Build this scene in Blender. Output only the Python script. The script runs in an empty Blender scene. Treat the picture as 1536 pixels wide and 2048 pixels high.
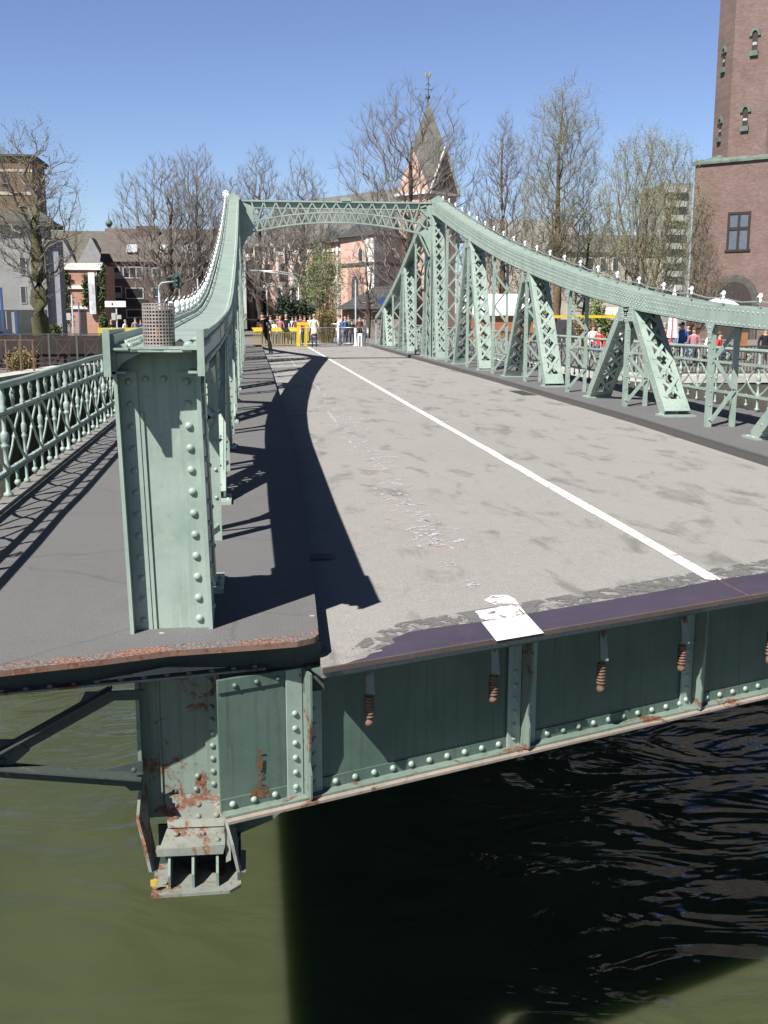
import bpy, math, random
from mathutils import Vector, Matrix, Quaternion
random.seed(7)
sc = bpy.context.scene
COL = sc.collection
R = math.radians
V = Vector

# ------------------------------------------------------------------ camera
EYE, FPX = 1.75, 2100.0
PITCH, YAW = R(10.7316), R(7.226)
FW = V((math.sin(YAW)*math.cos(PITCH), math.cos(YAW)*math.cos(PITCH), -math.sin(PITCH)))
RT = V((math.cos(YAW), -math.sin(YAW), 0))
UP = RT.cross(FW)
CAMP = V((0, 0, EYE))
cd = bpy.data.cameras.new('camera'); cam = bpy.data.objects.new('camera', cd); COL.objects.link(cam)
cam.location = CAMP; cam.rotation_euler = (R(90)-PITCH, 0, -YAW)
cd.sensor_fit = 'VERTICAL'; cd.sensor_height = 24; cd.lens = 24*FPX/2048
cd.clip_start = 0.05; cd.clip_end = 6000
sc.camera = cam

def ray(x, y): return FW*FPX + RT*(x-768) + UP*(1024-y)
def atY(x, y, Y):
    r = ray(x, y); return CAMP + r*(Y/r.y)
def atZ(x, y, z=0.0):
    r = ray(x, y); return CAMP + r*((z-EYE)/r.z)

# ------------------------------------------------------------------ object helpers
def tag(o, label=None, cat=None, group=None, kind=None):
    if label: o['label'] = label
    if cat: o['category'] = cat
    if group: o['group'] = group
    if kind: o['kind'] = kind
    return o
def empty(name, loc=(0, 0, 0), label=None, cat=None, group=None, parent=None, rz=0):
    o = bpy.data.objects.new(name, None); COL.objects.link(o); o.empty_display_size = .2
    o.location = loc; o.rotation_euler = (0, 0, rz)
    if parent: o.parent = parent
    return tag(o, label, cat, group)
def copy_tree(o, parent=None):
    c = o.copy(); COL.objects.link(c)
    if parent: c.parent = parent
    for ch in list(o.children): copy_tree(ch, c)
    return c

class MB:
    def __init__(s): s.v = []; s.f = []; s.mi = []; s.sm = []
    def add(s, vs, fs, mi=0, sm=False):
        b = len(s.v); s.v += [tuple(p) for p in vs]
        for f in fs: s.f.append([i+b for i in f]); s.mi.append(mi); s.sm.append(sm)
    def box(s, x0, x1, y0, y1, z0, z1, mi=0):
        vs = [(x0,y0,z0),(x1,y0,z0),(x1,y1,z0),(x0,y1,z0),(x0,y0,z1),(x1,y0,z1),(x1,y1,z1),(x0,y1,z1)]
        s.add(vs, [(0,3,2,1),(4,5,6,7),(0,1,5,4),(1,2,6,5),(2,3,7,6),(3,0,4,7)], mi)
    def beam(s, a, b, w, h, up=(0, 0, 1), mi=0):
        a, b, up = V(a), V(b), V(up); d = (b-a).normalized(); sd = d.cross(up)
        if sd.length < 1e-4: sd = d.cross(V((1, 0, 0)))
        sd.normalize(); u = sd.cross(d).normalized(); sd *= w/2; u *= h/2
        vs = [a-sd-u, a+sd-u, a+sd+u, a-sd+u, b-sd-u, b+sd-u, b+sd+u, b-sd+u]
        s.add(vs, [(0,1,2,3),(7,6,5,4),(0,4,5,1),(1,5,6,2),(2,6,7,3),(3,7,4,0)], mi)
    def path(s, pts, rad, n=6, mi=0, sm=True, caps=True):
        pts = [V(p) for p in pts]; k = len(pts)
        if not isinstance(rad, (list, tuple)): rad = [rad]*k
        ref = V((0, 0, 1)); vs = []
        for i, p in enumerate(pts):
            d = (pts[min(i+1, k-1)]-pts[max(i-1, 0)])
            if d.length < 1e-9: d = V((0, 0, 1))
            d.normalize(); a = d.cross(ref)
            if a.length < .05: a = d.cross(V((0, 1, 0)))
            a.normalize(); b = d.cross(a)
            for j in range(n):
                t = 2*math.pi*j/n; vs.append(p + (a*math.cos(t)+b*math.sin(t))*rad[i])
        fs = []
        for i in range(k-1):
            for j in range(n):
                j2 = (j+1) % n; fs.append((i*n+j, i*n+j2, (i+1)*n+j2, (i+1)*n+j))
        if caps: fs.append(tuple(range(n))[::-1]); fs.append(tuple(range((k-1)*n, k*n)))
        s.add(vs, fs, mi, sm)
    def lathe(s, c, prof, n=10, mi=0, sm=True, axis=None):
        c = V(c); vs = []
        for r, z in prof:
            for j in range(n):
                t = 2*math.pi*j/n; p = V((r*math.cos(t), r*math.sin(t), z))
                if axis: p = axis @ p
                vs.append(c+p)
        fs = []
        for i in range(len(prof)-1):
            for j in range(n):
                j2 = (j+1) % n; fs.append((i*n+j, i*n+j2, (i+1)*n+j2, (i+1)*n+j))
        fs.append(tuple(range(n))[::-1]); fs.append(tuple(range((len(prof)-1)*n, len(prof)*n)))
        s.add(vs, fs, mi, sm)
    def prism(s, poly, ext, mi=0):
        poly = [V(p) for p in poly]; ext = V(ext); n = len(poly)
        vs = poly+[p+ext for p in poly]
        fs = [tuple(range(n))[::-1], tuple(range(n, 2*n))]+[(i, (i+1) % n, (i+1) % n+n, i+n) for i in range(n)]
        s.add(vs, fs, mi)
    def rivet(s, p, nrm, r, n=8, mi=0):
        p, nrm = V(p), V(nrm).normalized(); a = nrm.cross(V((.3, .5, .81))).normalized(); b = nrm.cross(a)
        vs = []
        for rr, h in ((1, -.05), (.86, .42), (.5, .72)):
            for j in range(n):
                t = 2*math.pi*j/n; vs.append(p+(a*math.cos(t)+b*math.sin(t))*r*rr+nrm*r*h)
        vs.append(p+nrm*r*.82); fs = []
        for i in range(2):
            for j in range(n):
                j2 = (j+1) % n; fs.append((i*n+j, i*n+j2, (i+1)*n+j2, (i+1)*n+j))
        for j in range(n): fs.append((2*n+j, 2*n+(j+1) % n, 3*n))
        s.add(vs, fs, mi, True)
    def ball(s, c, r, n=8, m=5, mi=0, sq=(1, 1, 1)):
        c = V(c); vs = []; fs = []
        for i in range(1, m):
            ph = math.pi*i/m
            for j in range(n):
                t = 2*math.pi*j/n
                vs.append(c+V((r*sq[0]*math.sin(ph)*math.cos(t), r*sq[1]*math.sin(ph)*math.sin(t), r*sq[2]*math.cos(ph))))
        for i in range(m-2):
            for j in range(n):
                j2 = (j+1) % n; fs.append((i*n+j, (i+1)*n+j, (i+1)*n+j2, i*n+j2))
        t0 = len(vs); vs.append(c+V((0, 0, r*sq[2]))); vs.append(c-V((0, 0, r*sq[2])))
        for j in range(n):
            j2 = (j+1) % n; fs.append((t0, j, j2)); fs.append((t0+1, (m-2)*n+j2, (m-2)*n+j))
        s.add(vs, fs, mi, True)
    def mesh(s, name, mats):
        me = bpy.data.meshes.new(name); me.from_pydata(s.v, [], s.f)
        for m in (mats if isinstance(mats, (list, tuple)) else [mats]): me.materials.append(m)
        me.polygons.foreach_set('material_index', s.mi); me.polygons.foreach_set('use_smooth', s.sm)
        me.update(); return me
    def build(s, name, mats, parent=None, bevel=0, origin=None):
        if origin is not None:
            o = V(origin); s.v = [tuple(V(p)-o) for p in s.v]
        ob = bpy.data.objects.new(name, s.mesh(name, mats)); COL.objects.link(ob)
        if origin is not None: ob.location = origin
        if parent: ob.parent = parent
        if bevel:
            b = ob.modifiers.new('edge', 'BEVEL'); b.width = bevel; b.segments = 1; b.limit_method = 'ANGLE'; b.angle_limit = R(40)
        return ob

# ------------------------------------------------------------------ materials
def nodes(name):
    m = bpy.data.materials.new(name); m.use_nodes = True; nt = m.node_tree
    return m, nt, nt.nodes['Principled BSDF'], nt.nodes, nt.links
def noise(nt, scale, detail=4, rough=.55, vec=None, dist=0):
    n = nt.nodes.new('ShaderNodeTexNoise'); n.inputs['Scale'].default_value = scale; n.inputs['Detail'].default_value = detail
    n.inputs['Roughness'].default_value = rough; n.inputs['Distortion'].default_value = dist
    if vec: nt.links.new(vec, n.inputs['Vector'])
    return n
def coord(nt, scale=(1, 1, 1), rot=(0, 0, 0), obj=True):
    t = nt.nodes.new('ShaderNodeTexCoord'); mp = nt.nodes.new('ShaderNodeMapping'); mp.inputs['Scale'].default_value = scale; mp.inputs['Rotation'].default_value = rot
    if obj: nt.links.new(t.outputs['Object'], mp.inputs['Vector'])
    else:
        g = nt.nodes.new('ShaderNodeNewGeometry'); nt.links.new(g.outputs['Position'], mp.inputs['Vector'])
    return mp.outputs['Vector']
def ramp(nt, fac, stops):
    r = nt.nodes.new('ShaderNodeValToRGB'); e = r.color_ramp.elements
    while len(e) < len(stops): e.new(.5)
    for i, (p, c) in enumerate(stops):
        e[i].position = p; e[i].color = (c[0], c[1], c[2], 1) if len(c) == 3 else c
    nt.links.new(fac, r.inputs['Fac']); return r.outputs['Color']
def mix(nt, fac, a, b, mode='MIX'):
    m = nt.nodes.new('ShaderNodeMix'); m.data_type = 'RGBA'; m.blend_type = mode
    for sock, val in ((m.inputs[0], fac), (m.inputs[6], a), (m.inputs[7], b)):
        if hasattr(val, 'is_linked'): nt.links.new(val, sock)
        elif isinstance(val, (int, float)): sock.default_value = val
        else: sock.default_value = (val[0], val[1], val[2], 1)
    return m.outputs[2]
def bump(nt, b, h, strength, dist=.01):
    n = nt.nodes.new('ShaderNodeBump'); n.inputs['Strength'].default_value = strength; n.inputs['Distance'].default_value = dist
    nt.links.new(h, n.inputs['Height']); nt.links.new(n.outputs['Normal'], b.inputs['Normal'])
W3 = (0, 0, 0); ONE = (1, 1, 1)
def simple(name, c, rough=.6, var=.15, scale=3, metal=0, spec=.4, bs=0, bscale=30):
    m, nt, b, n, l = nodes(name)
    vec = coord(nt); f = noise(nt, scale, 5, .6, vec)
    lo = [x*(1-var) for x in c]; hi = [min(1, x*(1+var)) for x in c]
    l.new(ramp(nt, f.outputs['Fac'], [(.3, lo), (.7, hi)]), b.inputs['Base Color'])
    b.inputs['Roughness'].default_value = rough; b.inputs['Metallic'].default_value = metal; b.inputs['Specular IOR Level'].default_value = spec
    if bs: bump(nt, b, noise(nt, bscale, 4, .6, vec).outputs['Fac'], bs)
    return m
def painted_steel(name, c, rust=0.0, dirt=.35, rough=.45):
    m, nt, b, n, l = nodes(name)
    vec = coord(nt, obj=False)
    big = noise(nt, 2.3, 5, .65, vec); fine = noise(nt, 21, 4, .6, vec)
    streak = noise(nt, 1.0, 4, .6, coord(nt, (26, 26, 1.2), obj=False))
    col = ramp(nt, big.outputs['Fac'], [(.28, (c[0]*.74, c[1]*.80, c[2]*.78)), (.5, c), (.72, (c[0]*1.16, c[1]*1.10, c[2]*1.10))])
    pt = noise(nt, .9, 7, .72, vec, .8); col = mix(nt, ramp(nt, pt.outputs['Fac'], [(.56, W3), (.60, [.35]*3)]), col, (c[0]*1.25, c[1]*1.17, c[2]*1.12))
    col = mix(nt, ramp(nt, streak.outputs['Fac'], [(.52, W3), (.8, [dirt]*3)]), col, (c[0]*.55, c[1]*.55, c[2]*.5))
    col = mix(nt, ramp(nt, fine.outputs['Fac'], [(.62, W3), (.75, [dirt*.7]*3)]), col, (.16, .15, .12))
    if rust:
        rn = noise(nt, 5.5, 8, .72, vec, .6); rf = noise(nt, 45, 4, .7, vec)
        th = .74-.3*rust
        fac = ramp(nt, rn.outputs['Fac'], [(th, W3), (th+.05, ONE)])
        rc = ramp(nt, rf.outputs['Fac'], [(.3, (.05, .026, .017)), (.55, (.15, .065, .036)), (.75, (.29, .2, .15))])
        col = mix(nt, fac, col, rc)
    l.new(col, b.inputs['Base Color']); b.inputs['Roughness'].default_value = rough
    bump(nt, b, noise(nt, 9, 5, .6, vec).outputs['Fac'], .12, .02)
    return m
MINT = (.255, .325, .285)
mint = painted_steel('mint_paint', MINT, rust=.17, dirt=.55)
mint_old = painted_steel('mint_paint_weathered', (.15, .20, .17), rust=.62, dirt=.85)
mint_dark = painted_steel('mint_paint_shaded_grimy', (.082, .128, .107), rust=.3, dirt=.8)  # base darkened to paint in the girder's shade, plus grime and rust
under_m = painted_steel('shade_black_grimy_paint', (.038, .052, .046), rust=.35, dirt=.8, rough=.7)  # near-black base paints in the shade under the overhang, plus grime and rust
bear_m = painted_steel('bearing_paint', (.17, .185, .16), rust=.72, dirt=.9, rough=.75)
lip_m = painted_steel('worn_edge_steel', (.085, .065, .058), rust=.6, dirt=.6, rough=.75)
rusty = painted_steel('rusted_steel', (.14, .085, .065), rust=.75, dirt=.6, rough=.8)
brown_steel = painted_steel('bleached_rusty_paint', (.26, .225, .19), rust=.55, dirt=.7, rough=.75)

def asphalt(name, c, patch=True, gum=False):
    m, nt, b, n, l = nodes(name)
    vec = coord(nt, obj=False)
    grain = noise(nt, 95, 3, .75, vec); mid = noise(nt, 7, 5, .65, vec); big = noise(nt, .45, 4, .6, vec)
    col = ramp(nt, grain.outputs['Fac'], [(.28, [x*.6 for x in c]), (.5, c), (.72, [x*1.45 for x in c])])
    col = mix(nt, ramp(nt, mid.outputs['Fac'], [(.3, [.28]*3), (.6, W3)]), col, [x*.72 for x in c])
    col = mix(nt, ramp(nt, big.outputs['Fac'], [(.35, W3), (.7, [.35]*3)]), col, [x*1.15 for x in c])
    if patch:
        pn = noise(nt, 1.0, 6, .62, coord(nt, (2.6, 1.0, 1), obj=False), .5)
        pe = noise(nt, .5, 2, .5, vec)
        s = nt.nodes.new('ShaderNodeMath'); s.operation = 'MULTIPLY_ADD'
        l.new(pe.outputs['Fac'], s.inputs[0]); s.inputs[1].default_value = .26; l.new(pn.outputs['Fac'], s.inputs[2])
        fac = ramp(nt, s.outputs[0], [(.665, W3), (.80, [.68]*3)])
        col = mix(nt, fac, col, mix(nt, grain.outputs['Fac'], [x*.30 for x in c], [x*.62 for x in c]))
    if gum:
        vo = nt.nodes.new('ShaderNodeTexVoronoi'); vo.inputs['Scale'].default_value = 2.6; l.new(vec, vo.inputs['Vector'])
        sel = noise(nt, 2.1, 0, .5, vec)
        g = ramp(nt, vo.outputs['Distance'], [(.036, [.8]*3), (.05, W3)])
        col = mix(nt, g, col, (.38, .38, .37))
        cr = nt.nodes.new('ShaderNodeTexVoronoi'); cr.feature = 'DISTANCE_TO_EDGE'; cr.inputs['Scale'].default_value = .55
        l.new(mix(nt, .12, vec, noise(nt, 3, 4, .6, vec).outputs['Color']), cr.inputs['Vector'])
        col = mix(nt, ramp(nt, cr.outputs['Distance'], [(.002, [.3]*3), (.006, W3)]), col, [x*.35 for x in c])
    l.new(col, b.inputs['Base Color']); b.inputs['Roughness'].default_value = .82; b.inputs['Specular IOR Level'].default_value = .3
    bump(nt, b, grain.outputs['Fac'], .5, .008)
    return m
road_m = asphalt('road_asphalt', (.246, .24, .229))
walk_m = asphalt('walkway_mastic', (.118, .117, .119), patch=False, gum=True)
kerb_m = asphalt('kerb_mastic', (.085, .082, .08), patch=False)

def worn_paint(name, c, cover, scale=9):
    m, nt, b, n, l = nodes(name)
    vec = coord(nt, obj=False); f = noise(nt, scale, 7, .75, vec, .4)
    tr = nt.nodes.new('ShaderNodeBsdfTransparent'); mx = nt.nodes.new('ShaderNodeMixShader')
    l.new(ramp(nt, f.outputs['Fac'], [(1-cover-.03, W3), (1-cover+.03, ONE)]), mx.inputs[0])
    l.new(tr.outputs[0], mx.inputs[1]); l.new(b.outputs[0], mx.inputs[2])
    l.new(mx.outputs[0], nt.nodes['Material Output'].inputs['Surface'])
    g = noise(nt, 40, 4, .7, vec)
    l.new(ramp(nt, g.outputs['Fac'], [(.3, [x*.8 for x in c]), (.65, c)]), b.inputs['Base Color']); b.inputs['Roughness'].default_value = .7
    return m
white_line = worn_paint('white_road_paint', (.72, .71, .68), .595, 13)
white_worn = worn_paint('flaking_white_paint', (.76, .75, .74), .54, 10)
white_full = worn_paint('white_plate_paint', (.70, .68, .69), .60, 34)
chalk_m = worn_paint('chalk', (.58, .55, .60), .50, 34)
chalk_pink = worn_paint('pink_chalk', (.52, .33, .35), .49, 34)
plate_m = painted_steel('violet_brown_steel', (.05, .04, .062), rust=0, dirt=.3, rough=.55)

def chequer():
    m, nt, b, n, l = nodes('rusty_chequer_plate')
    w = nt.nodes.new('ShaderNodeTexVoronoi'); w.feature = 'DISTANCE_TO_EDGE'; w.inputs['Scale'].default_value = 38; l.new(coord(nt, obj=False), w.inputs['Vector'])
    rn = noise(nt, 3.2, 6, .7, coord(nt, obj=False))
    rc = ramp(nt, w.outputs['Distance'], [(.02, (.07, .04, .03)), (.14, (.24, .13, .09))])
    gc = ramp(nt, w.outputs['Distance'], [(.02, (.06, .055, .055)), (.14, (.15, .14, .14))])
    l.new(mix(nt, ramp(nt, rn.outputs['Fac'], [(.42, W3), (.55, ONE)]), gc, rc), b.inputs['Base Color'])
    b.inputs['Roughness'].default_value = .8; bump(nt, b, w.outputs['Distance'], .6, .01); return m
chequer_m = chequer()

def brickm(name, c1, c2, mortar, sx=1.0, scale=4.0):
    m, nt, b, n, l = nodes(name)
    br = nt.nodes.new('ShaderNodeTexBrick'); br.inputs['Scale'].default_value = scale
    br.inputs['Color1'].default_value = (*c1, 1); br.inputs['Color2'].default_value = (*c2, 1); br.inputs['Mortar'].default_value = (*mortar, 1)
    br.inputs['Mortar Size'].default_value = .012; br.inputs['Brick Width'].default_value = .9; br.inputs['Row Height'].default_value = .28
    t = nt.nodes.new('ShaderNodeTexCoord'); sp = nt.nodes.new('ShaderNodeSeparateXYZ'); l.new(t.outputs['Object'], sp.inputs[0])
    ad = nt.nodes.new('ShaderNodeMath'); l.new(sp.outputs[0], ad.inputs[0]); l.new(sp.outputs[1], ad.inputs[1])
    cb = nt.nodes.new('ShaderNodeCombineXYZ'); l.new(ad.outputs[0], cb.inputs[0]); l.new(sp.outputs[2], cb.inputs[1]); l.new(cb.outputs[0], br.inputs['Vector'])
    f = noise(nt, .5, 6, .7, t.outputs['Object']); f2 = noise(nt, 5, 4, .7, t.outputs['Object'])
    col = mix(nt, ramp(nt, f.outputs['Fac'], [(.35, [.45]*3), (.65, W3)]), br.outputs['Color'], [x*.6 for x in c1])
    col = mix(nt, ramp(nt, f2.outputs['Fac'], [(.55, W3), (.75, [.5]*3)]), col, [min(1, x*1.5) for x in c2])
    l.new(col, b.inputs['Base Color']); b.inputs['Roughness'].default_value = .9; bump(nt, b, br.outputs['Fac'], -.3, .01)
    return m
tower_brick = brickm('red_brown_brick', (.140, .088, .077), (.185, .13, .115), (.2, .17, .155), scale=3.2)
old_brick = brickm('weathered_tan_brick', (.14, .095, .062), (.18, .12, .08), (.14, .11, .085), scale=2)
house_brick = brickm('dark_house_brick', (.095, .066, .058), (.12, .082, .072), (.07, .06, .055), scale=3)
pink_brick = brickm('salmon_brick', (.36, .2, .145), (.42, .25, .18), (.4, .3, .25), scale=3)
site_boards = brickm('red_brown_boards', (.30, .12, .06), (.34, .14, .07), (.2, .08, .05), scale=1.4)
def roofm(name, c):
    m, nt, b, n, l = nodes(name)
    vec = coord(nt); wv = nt.nodes.new('ShaderNodeTexWave'); wv.bands_direction = 'Z'; wv.inputs['Scale'].default_value = 1.3; wv.inputs['Distortion'].default_value = .6; l.new(vec, wv.inputs['Vector'])
    f = noise(nt, 1.3, 6, .7, vec)
    col = ramp(nt, f.outputs['Fac'], [(.3, [x*.7 for x in c]), (.7, [x*1.3 for x in c])])
    col = mix(nt, ramp(nt, wv.outputs['Fac'], [(.4, [.3]*3), (.6, W3)]), col, [x*.5 for x in c])
    l.new(col, b.inputs['Base Color']); b.inputs['Roughness'].default_value = .8; return m
slate = roofm('grey_slate', (.115, .115, .105)); slate_dark = roofm('dark_slate', (.05, .052, .055)); brown_tile = roofm('brown_roof_tile', (.105, .09, .078))
copper = simple('green_copper', (.10, .135, .115), .7, .35, 2)
pink_wall = simple('pink_render', (.50, .335, .275), .9, .18, .8); white_wall = simple('white_render', (.66, .64, .60), .9, .1, .8)
grey_wall = simple('grey_render', (.22, .225, .225), .9, .16, .5); beige_wall = simple('beige_render', (.40, .37, .31), .9, .15, .5)
concrete = simple('pale_concrete', (.40, .39, .36), .9, .25, 1.5, bs=.2); quay_stone = simple('dark_quay_stone', (.075, .07, .06), .9, .45, 1.2, bs=.5, bscale=4)
stone_trim = simple('grey_stone_trim', (.075, .072, .066), .85, .3, 3)
glass = simple('dark_window_glass', (.025, .03, .035), .08, .2, 2, spec=.8); glass_sky = simple('pale_window_glass', (.35, .38, .4), .2, .3, 1)
frame_w = simple('white_window_frame', (.62, .62, .60), .6, .1); frame_d = simple('dark_window_frame', (.03, .022, .02), .6, .2)
frame_mid = simple('grey_window_frame', (.36, .36, .35), .6, .1)
iron = simple('dark_iron', (.05, .052, .05), .6, .3); galv = simple('galvanised_steel', (.42, .44, .44), .4, .15, metal=.6)
pole_grey = simple('blue_grey_pole', (.26, .32, .36), .5, .1); teal_pole = simple('teal_pole', (.27, .36, .37), .5, .1)
yellow = simple('yellow_paint', (.55, .40, .03), .5, .12); black_paint = simple('black_paint', (.02, .02, .02), .5, .2)
white_p = simple('white_plastic', (.78, .78, .77), .45, .06); bulb_m = simple('white_bulb_glass', (.85, .86, .86), .15, .03, spec=.8)
blue_p = simple('blue_paint', (.03, .065, .17), .45, .15); red_cloth = simple('red_cloth', (.5, .03, .035), .85, .15)
orange_m = simple('orange_plastic', (.55, .16, .04), .5, .15); canvas_w = simple('white_canvas', (.80, .79, .76), .85, .06)
bark = simple('grey_brown_bark', (.062, .05, .04), .95, .35, 4, bs=.5, bscale=12); twig_m = simple('brown_twigs', (.175, .155, .14), .95, .3, 1)
bark_l = simple('tawny_bark', (.12, .085, .05), .95, .35, 4); ivy_bark = simple('mossy_bark', (.075, .07, .035), .95, .4, 3, bs=.5, bscale=8)
leaf_y = simple('yellow_green_buds', (.17, .175, .05), .8, .35, .6); leaf_g = simple('fresh_green_leaves', (.165, .21, .06), .8, .4, .6)
leaf_p = simple('pale_new_leaves', (.25, .265, .105), .8, .3, .6); leaf_d = simple('dark_evergreen', (.022, .035, .02), .8, .4, 1); leaf_b = simple('dry_tan_stems', (.21, .165, .075), .9, .35, 1)
leaf_i = simple('ivy_leaves', (.05, .075, .025), .8, .4, 1)
metal_cage = simple('bare_steel', (.36, .31, .285), .5, .25, 20, metal=.5)
def ground_mat():
    m, nt, b, n, l = nodes('paved_ground'); f = noise(nt, .35, 6, .65, coord(nt))
    l.new(ramp(nt, f.outputs['Fac'], [(.35, (.10, .095, .085)), (.65, (.17, .165, .15))]), b.inputs['Base Color']); b.inputs['Roughness'].default_value = .9; return m
ground_m = ground_mat()
grass_m = simple('grass_soil', (.07, .10, .03), .95, .5, 3, bs=.6, bscale=20)
def water_mat():
    m, nt, b, n, l = nodes('harbour_water')
    vec = coord(nt, obj=False)
    f = noise(nt, .55, 4, .55, coord(nt, (1, .55, 1), obj=False))
    l.new(ramp(nt, f.outputs['Fac'], [(.3, (.041, .050, .024)), (.7, (.051, .061, .030))]), b.inputs['Base Color'])
    b.inputs['Roughness'].default_value = .03; b.inputs['IOR'].default_value = 1.33; b.inputs['Specular IOR Level'].default_value = .5
    b.inputs['Subsurface Weight'].default_value = 1.0; b.inputs['Subsurface Radius'].default_value = (.8, 1.0, .6); b.inputs['Subsurface Scale'].default_value = .38; b.subsurface_method = 'BURLEY'
    w1 = noise(nt, 1.0, 4, .5, coord(nt, (.9, 1.7, 1), (0, 0, R(22)), obj=False), 1.0)
    w2 = noise(nt, 1.0, 3, .5, coord(nt, (.42, .75, 1), (0, 0, R(15)), obj=False), 1.2)
    sp = nt.nodes.new('ShaderNodeSeparateXYZ'); l.new(vec, sp.inputs[0])
    mr = nt.nodes.new('ShaderNodeMapRange'); mr.inputs[1].default_value = 1.0; mr.inputs[2].default_value = 5.5; mr.inputs[3].default_value = .12; mr.inputs[4].default_value = .5
    l.new(sp.outputs[0], mr.inputs[0])
    ad = nt.nodes.new('ShaderNodeMath'); ad.operation = 'MULTIPLY_ADD'; l.new(w2.outputs['Fac'], ad.inputs[0]); ad.inputs[1].default_value = 8.0; l.new(w1.outputs['Fac'], ad.inputs[2])
    bp = nt.nodes.new('ShaderNodeBump'); bp.inputs['Distance'].default_value = .16; l.new(ad.outputs[0], bp.inputs['Height']); l.new(mr.outputs[0], bp.inputs['Strength'])
    l.new(bp.outputs['Normal'], b.inputs['Normal'])
    return m
water_m = water_mat()

# ------------------------------------------------------------------ light
SUNV = V((.59, .635, -1)).normalized()
ld = bpy.data.lights.new('sun', 'SUN'); ld.energy = 5.0; ld.angle = R(.5); ld.color = (1, .955, .89)
sun = bpy.data.objects.new('sun', ld); COL.objects.link(sun); sun.rotation_euler = SUNV.to_track_quat('-Z', 'Y').to_euler(); sun.location = (-20, -20, 40)
wd = bpy.data.worlds.new('World'); sc.world = wd; wd.use_nodes = True
wn = wd.node_tree; bg = wn.nodes['Background']; sky = wn.nodes.new('ShaderNodeTexSky'); sky.sky_type = 'NISHITA'; sky.sun_disc = False
sky.sun_elevation = math.asin(-SUNV.z); sky.sun_rotation = math.atan2(-SUNV.x, -SUNV.y); sky.air_density = 1.0; sky.dust_density = .3; sky.ozone_density = 5.0
tcw = wn.nodes.new('ShaderNodeTexCoord'); spw = wn.nodes.new('ShaderNodeSeparateXYZ'); wn.links.new(tcw.outputs['Generated'], spw.inputs[0])
rpw = wn.nodes.new('ShaderNodeValToRGB'); ew = rpw.color_ramp.elements   # clear blue sky, upper part darkened out of view to cut fill light
ew[0].position = .0; ew[0].color = (.65, .66, .72, 1); ew[1].position = 1.0; ew[1].color = (.05, .06, .09, 1)
e2 = ew.new(.27); e2.color = (.66, .58, .66, 1); e3 = ew.new(.40); e3.color = (.24, .24, .33, 1); e4 = ew.new(.60); e4.color = (.07, .08, .12, 1)
wn.links.new(spw.outputs[2], rpw.inputs['Fac'])
mxw = wn.nodes.new('ShaderNodeMix'); mxw.data_type = 'RGBA'; mxw.blend_type = 'MULTIPLY'; mxw.inputs[0].default_value = 1
wn.links.new(sky.outputs[0], mxw.inputs[6]); wn.links.new(rpw.outputs['Color'], mxw.inputs[7])
wn.links.new(mxw.outputs[2], bg.inputs['Color']); bg.inputs['Strength'].default_value = .10
sc.view_settings.view_transform = 'Standard'; sc.view_settings.look = 'None'; sc.view_settings.exposure = .95; sc.view_settings.gamma = 1
sc.cycles.max_bounces = 6; sc.cycles.transparent_max_bounces = 16

# ------------------------------------------------------------------ water, ground, quays
WZ = -4.4
GZ = -.30
b = MB(); b.add([(-400, -60, WZ), (400, -60, WZ), (400, 80, WZ), (-400, 80, WZ)], [(0, 1, 2, 3)])
tag(b.build('water', water_m), kind='structure')
SHORE = [(-400, 29), (-9.2, 31.0), (-7.2, 31.6), (-6.2, 38.5), (-3.2, 43.0), (9.5, 43.0), (10.2, 34), (12.0, 30.0), (400, 25)]
b = MB(); b.add([(x, y, GZ) for x, y in SHORE]+[(2500, 25, GZ), (2500, 4000, GZ), (-2500, 4000, GZ), (-2500, 29, GZ)], [tuple(range(len(SHORE)+4))])
tag(b.build('ground', ground_m), kind='structure')
b = MB(); bc = MB()
for (x0, y0), (x1, y1) in zip(SHORE[:-1], SHORE[1:]):
    b.add([(x0, y0, WZ-1), (x1, y1, WZ-1), (x1, y1, GZ), (x0, y0, GZ)], [(0, 1, 2, 3)])
tag(b.build('quay_wall', quay_stone), 'dark stone quay wall of the harbour basin beyond the bridge', 'quay wall')
for seg in (SHORE[1:5], SHORE[5:9]):
    for (x0, y0), (x1, y1) in zip(seg[:-1], seg[1:]):
        d = V((x1-x0, y1-y0, 0)).normalized()*min(1, 40/math.hypot(x1-x0, y1-y0)); nrm = V((-d.y, d.x, 0)).normalized()
        x1c, y1c = (x1, y1) if abs(x1) < 100 else (60, y0-1.2)
        bc.prism([(x0, y0, GZ+.004), (x1c, y1c, GZ+.004), V((x1c, y1c, GZ+.004))+nrm*.7, V((x0, y0, GZ+.004))+nrm*.7], (0, 0, .22))
tag(bc.build('quay_coping', concrete), 'pale concrete coping along the top of the dark quay wall', 'coping')
# raised street beyond the bridge
b = MB(); b.box(-60, 90, 60.2, 80, GZ, -.13); tag(b.build('street', asphalt('street_asphalt', (.17, .165, .16), patch=False)), kind='structure')
# grass strip on the left quay
b = MB(); b.prism([(-30, 31.2, GZ+.004), (-9.0, 32.4, GZ+.004), (-8.4, 36.5, GZ+.004), (-30, 36, GZ+.004)], (0, 0, .2))
tag(b.build('grass_bank', grass_m), kind='structure')

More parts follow.
